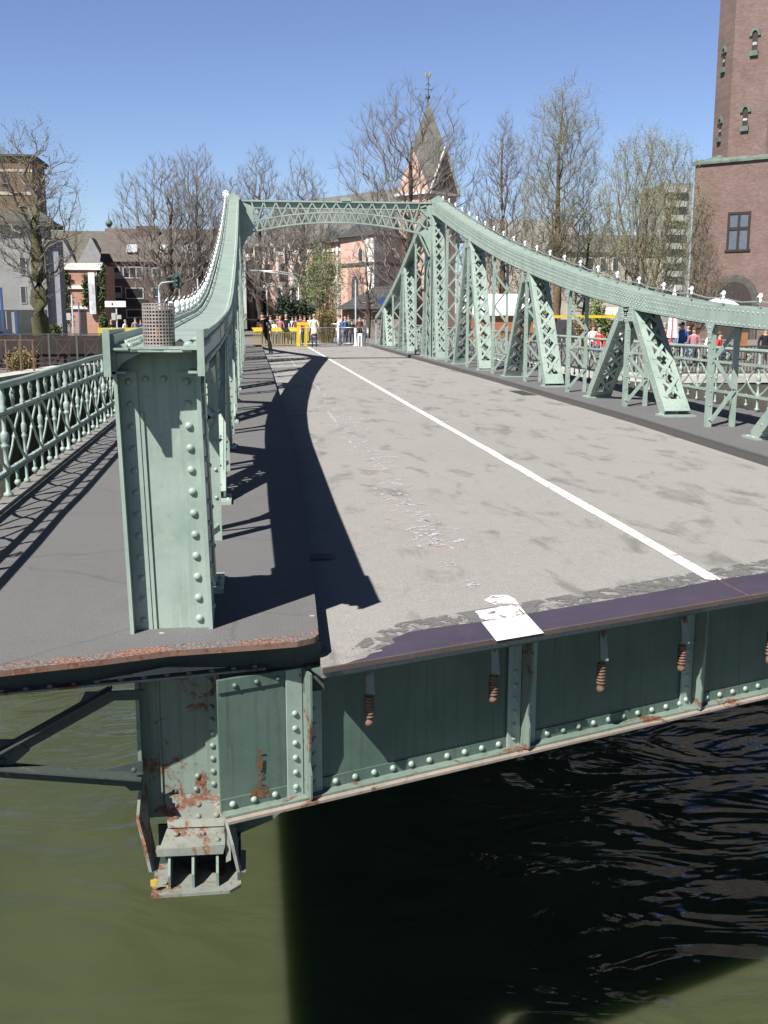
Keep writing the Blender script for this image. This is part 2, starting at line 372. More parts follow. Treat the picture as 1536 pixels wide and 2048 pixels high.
# ------------------------------------------------------------------ the swing bridge
bridge = empty('swing_bridge', (3.3, 41.6, 0), 'long mint green riveted steel swing bridge with curved lattice trusses over the water', 'swing bridge')
BO = V((3.3, 41.6, 0))
def bpart(mb, name, mats, parent=bridge, bevel=0):
    return mb.build(name, mats, None if False else parent, bevel) if parent is not bridge else _bp(mb, name, mats, bevel)
def _bp(mb, name, mats, bevel):
    o = mb.build(name, mats, bridge, bevel); o.location = -BO; return o
def lerp_tab(tab, y):
    if y <= tab[0][0]: return tab[0][1]
    for (a, va), (c, vc) in zip(tab[:-1], tab[1:]):
        if y <= c: return va+(vc-va)*(y-a)/(c-a)
    return tab[-1][1]
KL = [(5.5, .345), (6.5, .376), (9.9, .464), (13.6, .545), (19.4, .585), (33, .66), (60, .68)]
KR = [(6, 6.2), (12, 6.36), (17.5, 6.58), (28.5, 6.74), (60, 6.82)]
YEND = 60.0
SLOPE = .375
def yF(x): return 5.385+SLOPE*(x-.36)
# roadway
ys = [y for y, _ in KL][1:]
poly = [(lerp_tab(KL, y), y, -.13) for y in reversed(ys)]+[(.345, yF(.345), -.13), (6.25, yF(6.25), -.13)]+[(lerp_tab(KR, y), y, -.13) for y, _ in KR[1:]]
b = MB(); b.prism(poly, (0, 0, -.05)); road = _bp(b, 'roadway', road_m, 0)
# centre line
b = MB(); pts = [(1410, 1160), (1250, 1064), (880, 845), (760, 773), (632, 697)]
cl = [atZ(x, y, -.126) for x, y in pts]; cl = [V((3.27+.0*p.y, p.y, -.126)) for p in cl]; cl[-1].y = 59.7
for i in range(len(cl)-1):
    n = max(1, int((cl[i+1].y-cl[i].y)/.8))
    for k in range(n):
        p, q = cl[i].lerp(cl[i+1], k/n), cl[i].lerp(cl[i+1], (k+1)/n)
        j1, j2 = random.uniform(-.008, .008), random.uniform(-.008, .008)
        b.add([(p.x-.058+j1, p.y, p.z), (p.x+.058+j2, p.y, p.z), (q.x+.058+j2, q.y, q.z), (q.x-.058+j1, q.y, q.z)], [(0, 1, 2, 3)])
b.build('centre_line', white_line, road)
# steel cover plate at the road's end
def zp(pts, z): return [atZ(x, y, z) for x, y in pts]
front = [V((x, yF(x), -.122)) for x in (.80, 1.66, 2.5, 3.46, 6.3)]
topl = zp([(818, 1263), (862, 1256), (965, 1243), (1055, 1227), (1300, 1186), (1432, 1160), (1536, 1145)], -.122)
topl.append(V((6.3, topl[-1].y+(6.3-topl[-1].x)*SLOPE, -.122)))
jag = [V((.53, yF(.53)+.03, -.122)), V((.60, yF(.60)+.05, -.122)), V((.63, yF(.63)+.10, -.122)), V((.72, yF(.72)+.12, -.122)), V((.70, yF(.70)+.17, -.122)), V((.80, yF(.80)+.22, -.122)), V((.79, yF(.79)+.30, -.122)), V((.90, yF(.90)+.37, -.122))]
b = MB(); b.prism([V((.47, yF(.47), -.122))]+jag+topl[1:]+front[::-1], (0, 0, -.012)); 
for x in (1.70, 3.30):  # joints
    b.beam((x, yF(x)-.001, -.1215), (x-.02, yF(x)+.47, -.1215), .008, .003, mi=1)
plate = _bp(b, 'edge_plate', [plate_m, rusty], 0)
b = MB(); e0 = V((.345, yF(.345), -.128)); e1 = V((6.3, yF(6.3), -.128)); b.beam(e0+V((.005, -.006, -.006)), e1+V((0, -.006, -.006)), .016, .028)
_bp(b, 'plate_lip', lip_m, 0)
b = MB(); pp = zp([(963, 1244), (1053, 1228), (1088, 1266), (993, 1282)], -.119); b.add(pp, [(0, 1, 2, 3)]); b.build('paint_block', white_full, plate)
b = MB(); pp = zp([(950, 1222), (1000, 1214), (968, 1200), (985, 1190), (1015, 1190), (1030, 1198), (1048, 1222), (1052, 1227), (1005, 1236), (964, 1241)], -.125); b.add(pp, [tuple(range(len(pp)))]); b.build('paint_smear', white_worn, road)
b = MB(); up_ = zp([(700, 1300), (740, 1268), (800, 1245), (960, 1218), (1120, 1192), (1300, 1160), (1420, 1138), (1536, 1118)], -.1262); lo_ = [p+V((.01, -.30, 0)) for p in up_]; lo_[0] = up_[0]+V((.0, -.05, 0))
b.add(up_+lo_[::-1], [tuple(range(len(up_)*2))]); b.build('edge_strip', worn_paint('dark_edge_asphalt', (.135, .132, .128), .50, 7), road)
# chalk drawings on the road
b = MB(); rc = random.Random(3)
def stroke(x, y, l, a, w=.02, mi=0, z=-.1255):
    p = atZ(x, y, z); d = V((math.cos(a), math.sin(a), 0)); s = V((-d.y, d.x, 0))*w/2
    n = 4; c = rc.uniform(-1, 1)*l*.3
    pts = [p+d*l*(t/n-.5)+V((-d.y, d.x, 0))*c*math.sin(math.pi*t/n) for t in range(n+1)]
    for q0, q1 in zip(pts[:-1], pts[1:]): b.add([q0-s, q1-s, q1+s, q0+s], [(0, 1, 2, 3)], mi)
for k in range(190):
    t = rc.random()**1.4; cx = 640+t*240; cy = 770+t*330
    stroke(cx+rc.gauss(0, 22), cy+rc.gauss(0, 14), rc.uniform(.08, .35)*(1-.5*t), rc.uniform(0, math.pi), rc.uniform(.015, .05), 1 if (rc.random() < .25 and t > .4) else 0)
for x, y in ((895, 1128), (905, 1120), (930, 1165), (945, 1168), (855, 1080), (870, 1075), (665, 1003), (775, 970), (785, 985), (745, 955)):
    for q in range(3): stroke(x+rc.gauss(0, 8), y+rc.gauss(0, 4), rc.uniform(.06, .14), rc.uniform(0, 3), .016, 1 if x in (665, 775, 745) else 0)
for (x0, y0, x1, y1) in ((655, 822, 673, 845), (575, 710, 600, 745), (600, 740, 640, 780)):
    p, q = atZ(x0, y0, -.1255), atZ(x1, y1, -.1255); s = V((.025, 0, 0)); b.add([p-s, q-s, q+s, p+s], [(0, 1, 2, 3)])
b.build('chalk_drawing', [chalk_m, chalk_pink], road)
# deck slab, underside and cross beams
b = MB(); b.prism([(-2.2, 5.75, -.19), (.36, 5.75, -.19), (6.4, yF(6.4)+.35, -.19), (9.0, 9.0, -.19), (9.0, YEND-.2, -.19), (-2.2, YEND-.2, -.19)], (0, 0, -.1))
for x in (1.4, 2.6, 3.9, 5.1): b.box(x-.08, x+.08, yF(x)+.6, 44, -.72, -.292)
for k in range(10): b.box(-.2, 7.0, 11.9+3.72*k-.1, 11.9+3.72*k+.1, -.88, -.293)
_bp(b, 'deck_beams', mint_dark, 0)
b = MB(); b.lathe((3.3, 41.6, 0), [(3.2, WZ-.5), (3.2, -1.4), (3.5, -1.4), (3.5, -1.0)], 32); b.lathe((3.3, 41.6, 0), [(2.8, -1.0), (2.8, -.9)], 32)
tag(b.build('pivot_pier', quay_stone), 'round dark masonry pier carrying the bridge pivot under the portal', 'bridge pier')
# left walkway
fl = [(-2.22, 5.01), (-1.27, 5.186), (-.8, 5.296), (-.45, 5.40), (0, 5.445), (.22, 5.475), (.315, 5.53), (.345, 5.60)]
poly = [(-2.22, YEND, 0)]+[(x, y, 0) for x, y in fl]+[(lerp_tab(KL, y), y, 0) for y in ys]
b = MB(); b.prism(poly, (0, 0, -.022)); lw = _bp(b, 'walkway', walk_m, 0)
b = MB()
for i in range(len(ys)-1):
    y0, y1 = ys[i], ys[i+1]; x0, x1 = lerp_tab(KL, y0), lerp_tab(KL, y1)
    b.prism([(x0-.10, y0, -.023), (x0-.004, y0, -.023), (x1-.004, y1, -.023), (x1-.10, y1, -.023)], (0, 0, -.156))
b.build('kerb', kerb_m, lw)
# rusted front lip of walkway
b = MB()
for (x0, y0), (x1, y1) in zip(fl[:-1], fl[1:]):
    b.add([(x0, y0-.006, .003), (x1, y1-.006, .003), (x1, y1+.10, .003), (x0, y0+.11, .003)], [(0, 1, 2, 3)])
    b.add([(x0, y0-.007, -.028), (x1, y1-.007, -.028), (x1, y1-.006, .003), (x0, y0-.006, .003)], [(0, 1, 2, 3)], 1)
b.build('chequer_plate', [chequer_m, rusty], lw)
b = MB(); b.box(-2.36, -2.225, 5.0, YEND, -.05, .03); b.build('railing_plinth', simple('dull_plinth', (.17, .165, .155), .9, .3, 3), lw)
# right walkway
poly = [(lerp_tab(KR, y), y, 0) for y, _ in KR]; poly = [(6.2, yF(6.2)+.05, 0)]+poly[1:]+[(9.15, YEND, 0), (9.15, yF(9.15), 0)]
b = MB(); b.prism(poly[::-1], (0, 0, -.022)); rw = _bp(b, 'walkway', walk_m, 0)
b = MB(); kr = [(yF(6.2)+.05, 6.2)]+KR[1:]
for (y0, x0), (y1, x1) in zip(kr[:-1], kr[1:]):
    b.prism([(x0+.004, y0, -.023), (x0+.10, y0, -.023), (x1+.10, y1, -.023), (x1+.004, y1, -.023)], (0, 0, -.156))
b.build('kerb', kerb_m, rw)
# small kerb piece and drains
b = MB()
for (x, y) in ((645, 1113),):
    p = atZ(x, y, -.124); 
    for k in range(7): b.box(p.x-.10+k*.026, p.x-.085+k*.026, p.y-.09, p.y+.09, -.127, -.120)
    b.box(p.x-.12, p.x+.1, p.y-.11, p.y+.11, -.1275, -.126)
b.build('drain_grate', iron, road)
p = atZ(1022, 786, -.124); b = MB(); b.box(6.28, 6.62, p.y-.7, p.y+.7, -.1275, -.122)
for k in range(9): b.box(6.3, 6.6, p.y-.64+k*.15, p.y-.56+k*.15, -.122, -.118)
b.build('drain_grate', iron, road)

# ---- trusses
TOP = [(5.6, 1.64), (9, 1.68), (13.85, 1.79), (15.9, 1.88), (18.7, 2.10), (21, 2.37), (23.06, 2.65), (25.9, 3.06), (28, 3.38), (30.1, 3.73), (32.8, 4.25), (35.5, 4.80), (38, 5.33), (40.7, 5.93), (42.4, 5.93), (44.5, 5.30), (46.6, 4.66), (49.7, 3.74), (53.2, 2.82), (57.3, 1.95), (60, 1.5)]
DEP = [(5.6, .2), (9, .24), (13.85, .28), (15.9, .30), (19, .33), (23, .41), (26, .43), (30, .45), (33, .47), (40.7, .52), (42.4, .5), (45, .32), (60, .22)]
def top(y): return lerp_tab(TOP, y)
def bot(y): return top(y)-lerp_tab(DEP, y)
ST = [8.2+3.72*k for k in range(9)]+[41.6]+[45.2, 48.8, 52.4, 56.0, 59.6]
FRAME_W = .46
def truss(xin, sgn, riv):
    """xin: x of the face towards the road; sgn: +1 when the outer face lies at larger x."""
    xo = xin+sgn*FRAME_W
    tr = empty('truss', (0, 0, 0), parent=bridge); tr.location = V((xin, 41.6, 0))-BO
    O = V((xin, 41.6, 0))
    def put(mb, name, mats=mint):
        o = mb.build(name, mats, tr); o.location = -O; return o
    # chord: two side plates, sunk top plate, joint straps and rivets
    b = MB(); yy = [5.6+.62*k for k in range(int((59.9-5.6)/.62)+1)]
    for y0, y1 in zip(yy[:-1], yy[1:]):
        for xa, s in ((xin, sgn), (xo, -sgn)):
            b.prism([(xa, y0, bot(y0)), (xa, y1, bot(y1)), (xa, y1, top(y1)), (xa, y0, top(y0))], (s*.022, 0, 0))
            # angle flange lying on the top plate
            zt0, zt1 = top(y0)-.062, top(y1)-.062
            b.prism([(xa+s*.0225, y0, zt0), (xa+s*.0225, y1, zt1), (xa+s*.085, y1, zt1), (xa+s*.085, y0, zt0)], (0, 0, .012))
        t0, t1 = top(y0)-.075, top(y1)-.075
        b.prism([(xin+sgn*.0225, y0, t0), (xo-sgn*.0225, y0, t0), (xo-sgn*.0225, y1, t1), (xin+sgn*.0225, y1, t1)], (0, 0, .012))
        # outward lip at the foot of the plates
        for xa, s in ((xin, -sgn), (xo, sgn)):
            b.prism([(xa, y0, bot(y0)), (xa, y1, bot(y1)), (xa-s*.07, y1, bot(y1)), (xa-s*.07, y0, bot(y0))], (0, 0, .012))
    for y in [s+1.25 for s in ST if s < 40]:
        b.box(xin-sgn*.001, xin-sgn*.006, y-.009, y+.009, bot(y)+.01, top(y)-.01)
    ym = 10.5 if sgn > 0 else 5.75
    y = ym
    while y < 41:
        d = top(y)-bot(y); near_apex = min(abs(y-a) for a in ST[1::2]) < 1.0
        rows = [.05, d-.05] if y < 17 else [.05, .12, d-.12, d-.05] if y < 22 else [.05, .12, d*.5, d-.12, d-.05]
        if near_apex and y < 26: rows = sorted(set(rows+[.085, d*.5, d-.085]))
        for h in rows: b.rivet((xin, y+(.06 if rows.index(h) % 2 else 0), bot(y)+h), (-sgn, 0, 0), .017 if y < 24 else .02, 6)
        y += .155
    if sgn < 0:
        y = 5.85
        while y < 41:
            for xa in (xin+sgn*.055, xo-sgn*.055): b.rivet((xa, y, top(y)-.05), (0, 0, 1), .021, 7)
            y += .13
    put(b, 'top_chord')
    def lace(b, p0, p1, q0, q1, pitch, w, x_pattern, off):
        """zigzag or X lacing between the edge lines p0-p1 and q0-q1"""
        p0, p1, q0, q1 = V(p0), V(p1), V(q0), V(q1); L = (p1-p0).length; n = max(2, round(L/pitch)); nrm = (p1-p0).cross(q0-p0).normalized()
        for k in range(n):
            a, c = k/n, (k+1)/n
            pairs = [(p0.lerp(p1, a), q0.lerp(q1, c))] if k % 2 == 0 else [(q0.lerp(q1, a), p0.lerp(p1, c))]
            if x_pattern: pairs = [(p0.lerp(p1, a), q0.lerp(q1, c)), (q0.lerp(q1, a), p0.lerp(p1, c))]
            for i, (s, e) in enumerate(pairs): b.beam(s+nrm*(off+i*.013), e+nrm*(off+i*.013), w, .012, nrm)
    def post(y, z1, w=.095):
        b = MB()
        for xa, s in ((xin, sgn), (xo, -sgn)):
            b.box(min(xa, xa+s*.055), max(xa, xa+s*.055), y-w/2, y+w/2, .0, z1)
            b.box(min(xa-s*.004, xa+s*.075), max(xa-s*.004, xa+s*.075), y-w/2-.012, y-w/2-.001, .0, z1)
        a, c = xin+sgn*.05, xo-sgn*.05
        lace(b, (a, y-w/2-.03, .1), (a, y-w/2-.03, z1-.05), (c, y-w/2-.03, .1), (c, y-w/2-.03, z1-.05), .44, .062, False, 0)
        for k in range(int(z1/.22)):
            b.rivet((xin+sgn*.03, y-w/2-.012, .12+k*.22), (0, -1, 0), .016, 6)
        # flared head plate
        zc = bot(y)
        for xa, s in ((xin, -sgn), (xo, sgn)):
            hw = .055
            b.prism([(xa, y-hw, zc-.26), (xa, y+hw, zc-.26), (xa, y+hw+.02, zc-.12), (xa, y+.17, zc+.02), (xa, y-.17, zc+.02), (xa, y-hw-.02, zc-.12)], (s*.014, 0, 0))
        for q in range(3): b.rivet((xin-sgn*.014, y-.03, zc-.2+q*.08), (-sgn, 0, 0), .015, 6); b.rivet((xin-sgn*.014, y+.03, zc-.2+q*.08), (-sgn, 0, 0), .015, 6)
        put(b, 'post')
    def diag(yf, yt, w=.2):
        zt = bot(yt)-.02
        b = MB(); p, q = V((0, yf, .02)), V((0, yt, zt)); d = (q-p).normalized(); pn = V((0, -d.z, d.y))  # in-plane normal
        if pn.y > 0: pn = -pn
        for xa, s in ((xin, sgn), (xo, -sgn)):
            c0, c1 = p+V((xa+s*.012, 0, 0)), q+V((xa+s*.012, 0, 0))
            b.beam(c0, c1, w, .022, (1, 0, 0))
            for e in (-1, 1):
                b.beam(c0+V((s*.055, 0, 0))+pn*e*(w/2+.006), c1+V((s*.055, 0, 0))+pn*e*(w/2+.006), .012, .09, (1, 0, 0))
        a, c = xin+sgn*.07, xo-sgn*.07
        for e in (-1, 1):
            o = pn*e*(w/2+.025)
            lace(b, p+o+V((a, 0, 0))+d*.3, q+o+V((a, 0, 0)), p+o+V((c, 0, 0))+d*.3, q+o+V((c, 0, 0)), .40, .065, True, 0)
        # solid foot
        f0, f1 = p+pn*(w/2+.014), p+pn*(w/2+.014)+d*.26
        b.prism([f0+V((xin, 0, 0)), f0+V((xo, 0, 0)), f1+V((xo, 0, 0)), f1+V((xin, 0, 0))], -pn*.016)
        b.box(min(xin, xo)-.05, max(xin, xo)+.05, yf-w*.5-.12, yf+w*.5+.12, .0, .03)
        for k in range(2): b.rivet((xin-sgn*.02, yf-.08+.16*k, .03), (0, 0, 1), .02, 6)
        for k in range(3): b.rivet(f0.lerp(f1, .3)+V((xin+sgn*(.05+.17*k), 0, 0)), pn, .014, 6)
        n = int((q-p).length/.3)
        for k in range(1, n): b.rivet(p.lerp(q, k/n)+V((xin, 0, 0)), (-sgn, 0, 0), .015, 6)
        put(b, 'diagonal')
    def gusset(y):
        b = MB(); z = bot(y)
        for xa, s in ((xin, -sgn), (xo, sgn)):
            b.prism([(xa, y-.33, z+.03), (xa, y-.36, z-.24), (xa, y-.14, z-.24), (xa, y-.05, z-.16), (xa, y+.05, z-.16), (xa, y+.14, z-.24), (xa, y+.36, z-.24), (xa, y+.33, z+.03)], (s*.014, 0, 0))
        for i in range(7):
            for j in range(3):
                b.rivet((xin-sgn*.014, y-.28+i*.093, z-.02-j*.07-(.0 if abs(i-3) > 1 or j < 2 else -.0)), (-sgn, 0, 0), .014, 6)
        # dark diaphragm between the two plates
        b.box(min(xin, xo)+.03, max(xin, xo)-.03, y-.02, y+.02, z-.2, z+.05)
        put(b, 'gusset_plate')
    for i, y in enumerate(ST):
        apex = i % 2 == 1
        if 41 < y < 42: continue
        post(y, bot(y)+.01)
        if apex and y < 41:
            gusset(y)
            sp = 2.15
            diag(y-sp+.15, y-.30); diag(y+sp, y+.30)
        if y > 42 and i % 2 == 1: 
            gusset(y); diag(y-1.5, y-.28, .16); diag(y+1.6, y+.28, .16)
    diag(6.75, 5.95)
    diag(39.9, 41.1); diag(43.4, 42.1)
    # portal column: four corner legs, web plates, lacing
    b = MB()
    for xa, s in ((xin, sgn), (xo, -sgn)):
        for yc in (41.15, 42.05):
            b.box(min(xa, xa+s*.09), max(xa, xa+s*.09), yc-.07, yc+.07, 0, top(yc)-.1)
            b.box(min(xa-s*.012, xa), max(xa-s*.012, xa), yc-.13, yc+.13, 0, top(yc)-.15)
        lace(b, (xa, 41.2, .2), (xa, 41.2, 5.4), (xa, 42.0, .2), (xa, 42.0, 5.4), .75, .07, True, 0)
    lace(b, (xin+sgn*.07, 41.06, .2), (xin+sgn*.07, 41.06, 5.3), (xo-sgn*.07, 41.06, .2), (xo-sgn*.07, 41.06, 5.3), .36, .06, True, 0)
    b.box(min(xin, xo)-.03, max(xin, xo)+.03, 40.95, 42.25, 5.86, 5.99); b.prism([(min(xin, xo)-.03, 40.95, 5.99), (max(xin, xo)+.03, 40.95, 5.99), ((xin+xo)/2, 40.95, 6.16)], (0, 1.3, 0))
    b.box(min(xin, xo)-.06, max(xin, xo)+.06, 40.9, 42.3, 0, .05)
    put(b, 'portal_column')
    return tr, put
trL, putL = truss(-.25, -1, True)
trR, putR = truss(7.05, 1, True)

# end post of the left truss
b = MB()
XL, XR, YW = -.670, -.258, 5.82
b.box(XL, XR, YW, YW+.02, -.02, 1.547)                       # web
b.box(XL-.02, XL, YW-.095, YW+.28, -.02, 1.60)               # left flange
b.box(XR-.004, XR+.018, YW-.055, YW+.28, -.02, 1.60)         # right flange
b.box(XL+.001, XL+.095, YW-.013, YW-.0005, -.02, 1.44); b.box(XR-.105, XR-.005, YW-.013, YW-.0005, -.02, 1.44)
b.box(XL+.10, XL+.118, YW-.012, YW-.0005, .0, 1.22)
for k in range(12):
    z = .055+k*.121
    b.rivet((XR-.055, YW-.013, z), (0, -1, 0), .023, 10); b.rivet((XL+.05, YW-.013, z), (0, -1, 0), .020, 8); b.rivet((XL-.02, YW+.1, z+.06), (-1, 0, 0), .018, 8)
    b.rivet((XR+.018, YW+.06, z+.05), (1, 0, 0), .02, 8)
for k in range(3): b.rivet((XL+.14+k*.095, YW, 1.40), (0, -1, 0), .02, 8)
b.prism([(XL-.037, 5.60, 1.551), (XL+.10, 5.575, 1.551), (XL+.13, 5.60, 1.551), (XL+.26, 5.605, 1.551), (XL+.30, 5.57, 1.551), (XR-.005, 5.565, 1.551), (XR-.005, YW+.3, 1.551), (XL-.037, YW+.3, 1.551)], (0, 0, .011))           # seat plate under the cap
b.prism([(XL+.0, 5.62, 1.545), (XL+.14, 5.62, 1.545), (XL+.05, 5.62, 1.50), (XL, 5.62, 1.44)], (0, .2, 0))
b.v = [(x-.030*max(0, z)/1.45, y, z) for x, y, z in b.v]
putL(b, 'end_post', mint)
b = MB()
for xx, s in ((XL-.065, 1), (XR-.005, 1)):
    b.box(xx, xx+.028, 5.535, 6.25, 1.435, 1.665)
    b.box(xx-.004, xx+.032, 5.528, 5.55, 1.43, 1.67)
for k in range(3):
    b.rivet((XR+.023, 5.72+k*.22, 1.60), (1, 0, 0), .024, 8); b.rivet((XR+.023, 5.72+k*.22, 1.50), (1, 0, 0), .024, 8)
for k in range(7): b.rivet((XL+.055, 5.64+k*.075, 1.582), (0, 0, 1), .022, 8)
for k in range(4): b.rivet((XR-.06, 5.65+k*.11, 1.582), (0, 0, 1), .026, 8)
for xx in (XL-.03, XR-.09): b.box(xx, xx+.085, 5.545, 6.3, 1.563, 1.575)
b.prism([(XR+.0235, 6.25, 1.435), (XR+.0235, 6.95, 1.42), (XR+.0235, 6.95, 1.30), (XR+.0235, 6.25, 1.435)][:3], (.012, 0, 0))
putL(b, 'cap_plate', mint)
# portal arch
b = MB(); YA = 41.3; X0, X1 = -.25, 7.05
b.box(X0, X1, YA-.12, YA+.12, 5.86, 5.92); b.box(X0, X1, YA-.09, YA+.09, 5.62, 5.66); b.box(X0, X1, YA+.03, YA+.05, 5.66, 5.86)
def arc(x, zc, rise): t = (x-(X0+X1)/2)/((X1-X0)/2-.45); return zc-rise*t*t
N = 24; xa0, xa1 = X0+.45, X1-.45
for k in range(N):
    x0, x1 = xa0+(xa1-xa0)*k/N, xa0+(xa1-xa0)*(k+1)/N
    for zc, rs, hh in ((5.50, .36, .05), (5.14, .38, .055)):
        b.beam((x0, YA, arc(x0, zc, rs)), (x1, YA, arc(x1, zc, rs)), .22, hh)
for k in range(14):
    x0, x1, xm = xa0+(xa1-xa0)*k/14, xa0+(xa1-xa0)*(k+1)/14, xa0+(xa1-xa0)*(k+.5)/14
    for yy in (YA-.10, YA+.10):
        for s, e in ((x0, xm), (x1, xm)): b.beam((s, yy, 5.86), (e, yy, arc(e, 5.5, .36)), .05, .014, (0, 1, 0))
for k in range(22):
    x0, x1, xm = xa0+(xa1-xa0)*k/22, xa0+(xa1-xa0)*(k+1)/22, xa0+(xa1-xa0)*(k+.5)/22
    for yy in (YA-.10, YA+.10):
        for s, e in ((x0, xm), (x1, xm)): b.beam((s, yy, arc(s, 5.5, .36)), (e, yy, arc(e, 5.14, .38)), .042, .012, (0, 1, 0))
for s, xc in ((1, X0), (-1, X1)):
    b.prism([(xc, YA-.1, 5.88), (xc+s*.5, YA-.1, 5.70), (xc+s*.52, YA-.1, 4.72), (xc+s*.28, YA-.1, 4.55), (xc+s*.10, YA-.1, 4.2), (xc, YA-.1, 3.8)][::int(s)], (0, .02, 0)) if s > 0 else None
xc = X1
for p, q in (((0, 5.88), (-.55, 5.66)), ((-.5, 5.2), (-.12, 4.9)), ((-.5, 4.8), (-.05, 3.9)), ((-.05, 5.3), (-.5, 5.75))):
    b.beam((xc+p[0], YA, p[1]), (xc+q[0], YA, q[1]), .2, .06)
b.prism([(xc, YA-.1, 5.05), (xc-.5, YA-.1, 4.78), (xc-.3, YA-.1, 4.62), (xc-.1, YA-.1, 4.2), (xc, YA-.1, 3.9)], (0, .02, 0))
b.prism([(xc, YA-.1, 5.88), (xc-.2, YA-.1, 5.86), (xc-.12, YA-.1, 5.3), (xc, YA-.1, 5.0)], (0, .02, 0))
b.box(3.6, 3.95, YA-.15, YA+.15, 5.92, 6.04)
_bp(b, 'portal_arch', mint, 0)

# ---- railings
def railing(x, y0, y1, face):
    rl = empty('railing', V((x, (y0+y1)/2, 0))-BO, parent=bridge); O = V((x, (y0+y1)/2, 0))
    def put(mb, name):
        o = mb.build(name, mint, rl); o.location = -O; return o
    b = MB(); n = int((y1-y0)/1.2); rr = random.Random(5)
    b.path([(x+rr.uniform(-.008, .008), y0+(y1-y0)*k/n, 1.085+rr.uniform(-.008, .008)) for k in range(n+1)], .036, 8); put(b, 'handrail')
    M = .865; cnt = int((y1-y0)/M); b = MB()
    for z, h in ((.83, .035), (.27, .035)): b.box(x-.02, x+.02, y0, y1, z-h/2, z+h/2); b.box(x-.035, x+.035, y0, y1, z-h/2-.009, z-h/2-.001)
    for k in range(cnt):
        ya = y0+M*k; yb = ya+M; ym = (ya+yb)/2
        for dx, (s, e) in ((-.012, (ya, yb)), (.012, (yb, ya))):
            # curved lattice bars crossing in the panel's middle
            pts = [(x+dx, s+(e-s)*t+.06*math.sin(2*math.pi*t)*(1 if e > s else -1), .28+.55*t) for t in [q/6 for q in range(7)]]
            for p, q in zip(pts[:-1], pts[1:]): b.beam(p, q, .036, .014, (1, 0, 0))
        b.ball((x, ym, .555), .032, 6, 4)
        # little fleur under the handrail
        for s in (-1, 1):
            b.path([(x, ym, .85), (x, ym+s*.05, .93), (x, ym+s*.085, .985), (x, ym+s*.05, 1.01), (x, ym+s*.035, .975)], .011, 5)
        b.path([(x, ym, .84), (x, ym, 1.06)], .014, 5); b.ball((x, ym, 1.0), .026, 6, 4)
        b.path([(x, ym, .05), (x, ym, .27)], .016, 5); b.ball((x, ym, .10), .036, 6, 4); b.ball((x, ym, .27), .03, 6, 4)
    put(b, 'lattice')
    prof = [(.045, .0), (.045, .03), (.022, .05), (.020, .18), (.034, .22), (.034, .30), (.020, .33), (.026, .46), (.040, .475), (.040, .495), (.024, .51), (.038, .53), (.040, .60), (.030, .615), (.020, .63), (.020, .78), (.034, .81), (.034, .85), (.020, .88), (.032, .94), (.02, .98), (.016, 1.07)]
    b = MB(); b.lathe((0, 0, 0), [(r_*1.05, z_) for r_, z_ in prof], 8); me1 = b.mesh('railing_post', mint)
    b = MB(); b.lathe((0, 0, 0), [(r_*.72, z_) for r_, z_ in prof], 8); me2 = b.mesh('baluster', mint)
    for k in range(cnt+1):
        me = me1 if k % 4 == 2 else me2
        o = bpy.data.objects.new('railing_post' if k % 4 == 2 else 'baluster', me); COL.objects.link(o); o.parent = rl; o.location = V((x, y0+M*k, .03))-O
    return rl
railing(-2.31, 5.05, 59.5, 1)
railing(9.0, 9.2, 59.5, -1)

# ---- front girder under the road's end (set back below the plate)
TN = V((1, SLOPE, 0)).normalized(); NN = V((SLOPE, -1, 0)).normalized()
def fp(x, z, o=0.0): return V((x, yF(x), z))+NN*o
def fpx(px, py, o):
    r = ray(px, py); p0 = fp(.36, 0, o); t = (p0-CAMP).dot(NN)/r.dot(NN); return CAMP+r*t
WO = -.28
zb = fpx(860, 1545, WO+.11).z
zb2 = fpx(1400, 1427, WO+.11).z
ZB = (zb+zb2)/2
gx0, gx1 = fpx(475, 1500, WO).x, 8.8
b = MB()
b.prism([fp(gx0, ZB, WO), fp(gx1, ZB, WO), fp(gx1, -.20, WO), fp(gx0, -.20, WO)], -NN*.015)
# bottom flange, slightly bent
N = 60; rr = random.Random(11)
for k in range(N):
    xa, xb2 = gx0+(gx1-gx0)*k/N, gx0+(gx1-gx0)*(k+1)/N
    b.prism([fp(xa, ZB-.002, WO-.10), fp(xb2, ZB-.002, WO-.10), fp(xb2, ZB-.002, WO+.115), fp(xa, ZB-.002, WO+.115)], (0, 0, -.016), 1)
b.prism([fp(gx0, ZB, WO+.001), fp(gx1, ZB, WO+.001), fp(gx1, ZB, WO+.075), fp(gx0, ZB, WO+.075)], (0, 0, .012), 2)
b.prism([fp(gx0, ZB, WO+.001), fp(gx1, ZB, WO+.001), fp(gx1, ZB+.08, WO+.001), fp(gx0, ZB+.08, WO+.001)], NN*.010)
b.prism([fp(gx0, -.27, WO+.001), fp(gx1, -.27, WO+.001), fp(gx1, -.20, WO+.001), fp(gx0, -.20, WO+.001)], NN*.010)
b.prism([fp(.37, -.20, WO+.0115), fp(gx1, -.20, WO+.0115), fp(gx1, -.186, WO+.0115), fp(.37, -.186, WO+.0115)], NN*.24)
x = gx0+.06
while x < 7.5:
    b.rivet(fp(x, ZB+.045, WO+.011), NN, .020, 8, 3); b.rivet(fp(x+.03, -.24, WO+.011), NN, .016, 6, 0); x += .118
girder = _bp(b, 'front_girder', [mint_dark, brown_steel, mint_old, mint], 0)  # shade-darkened web; paler lower angle and rivets paint in the sunlit edge
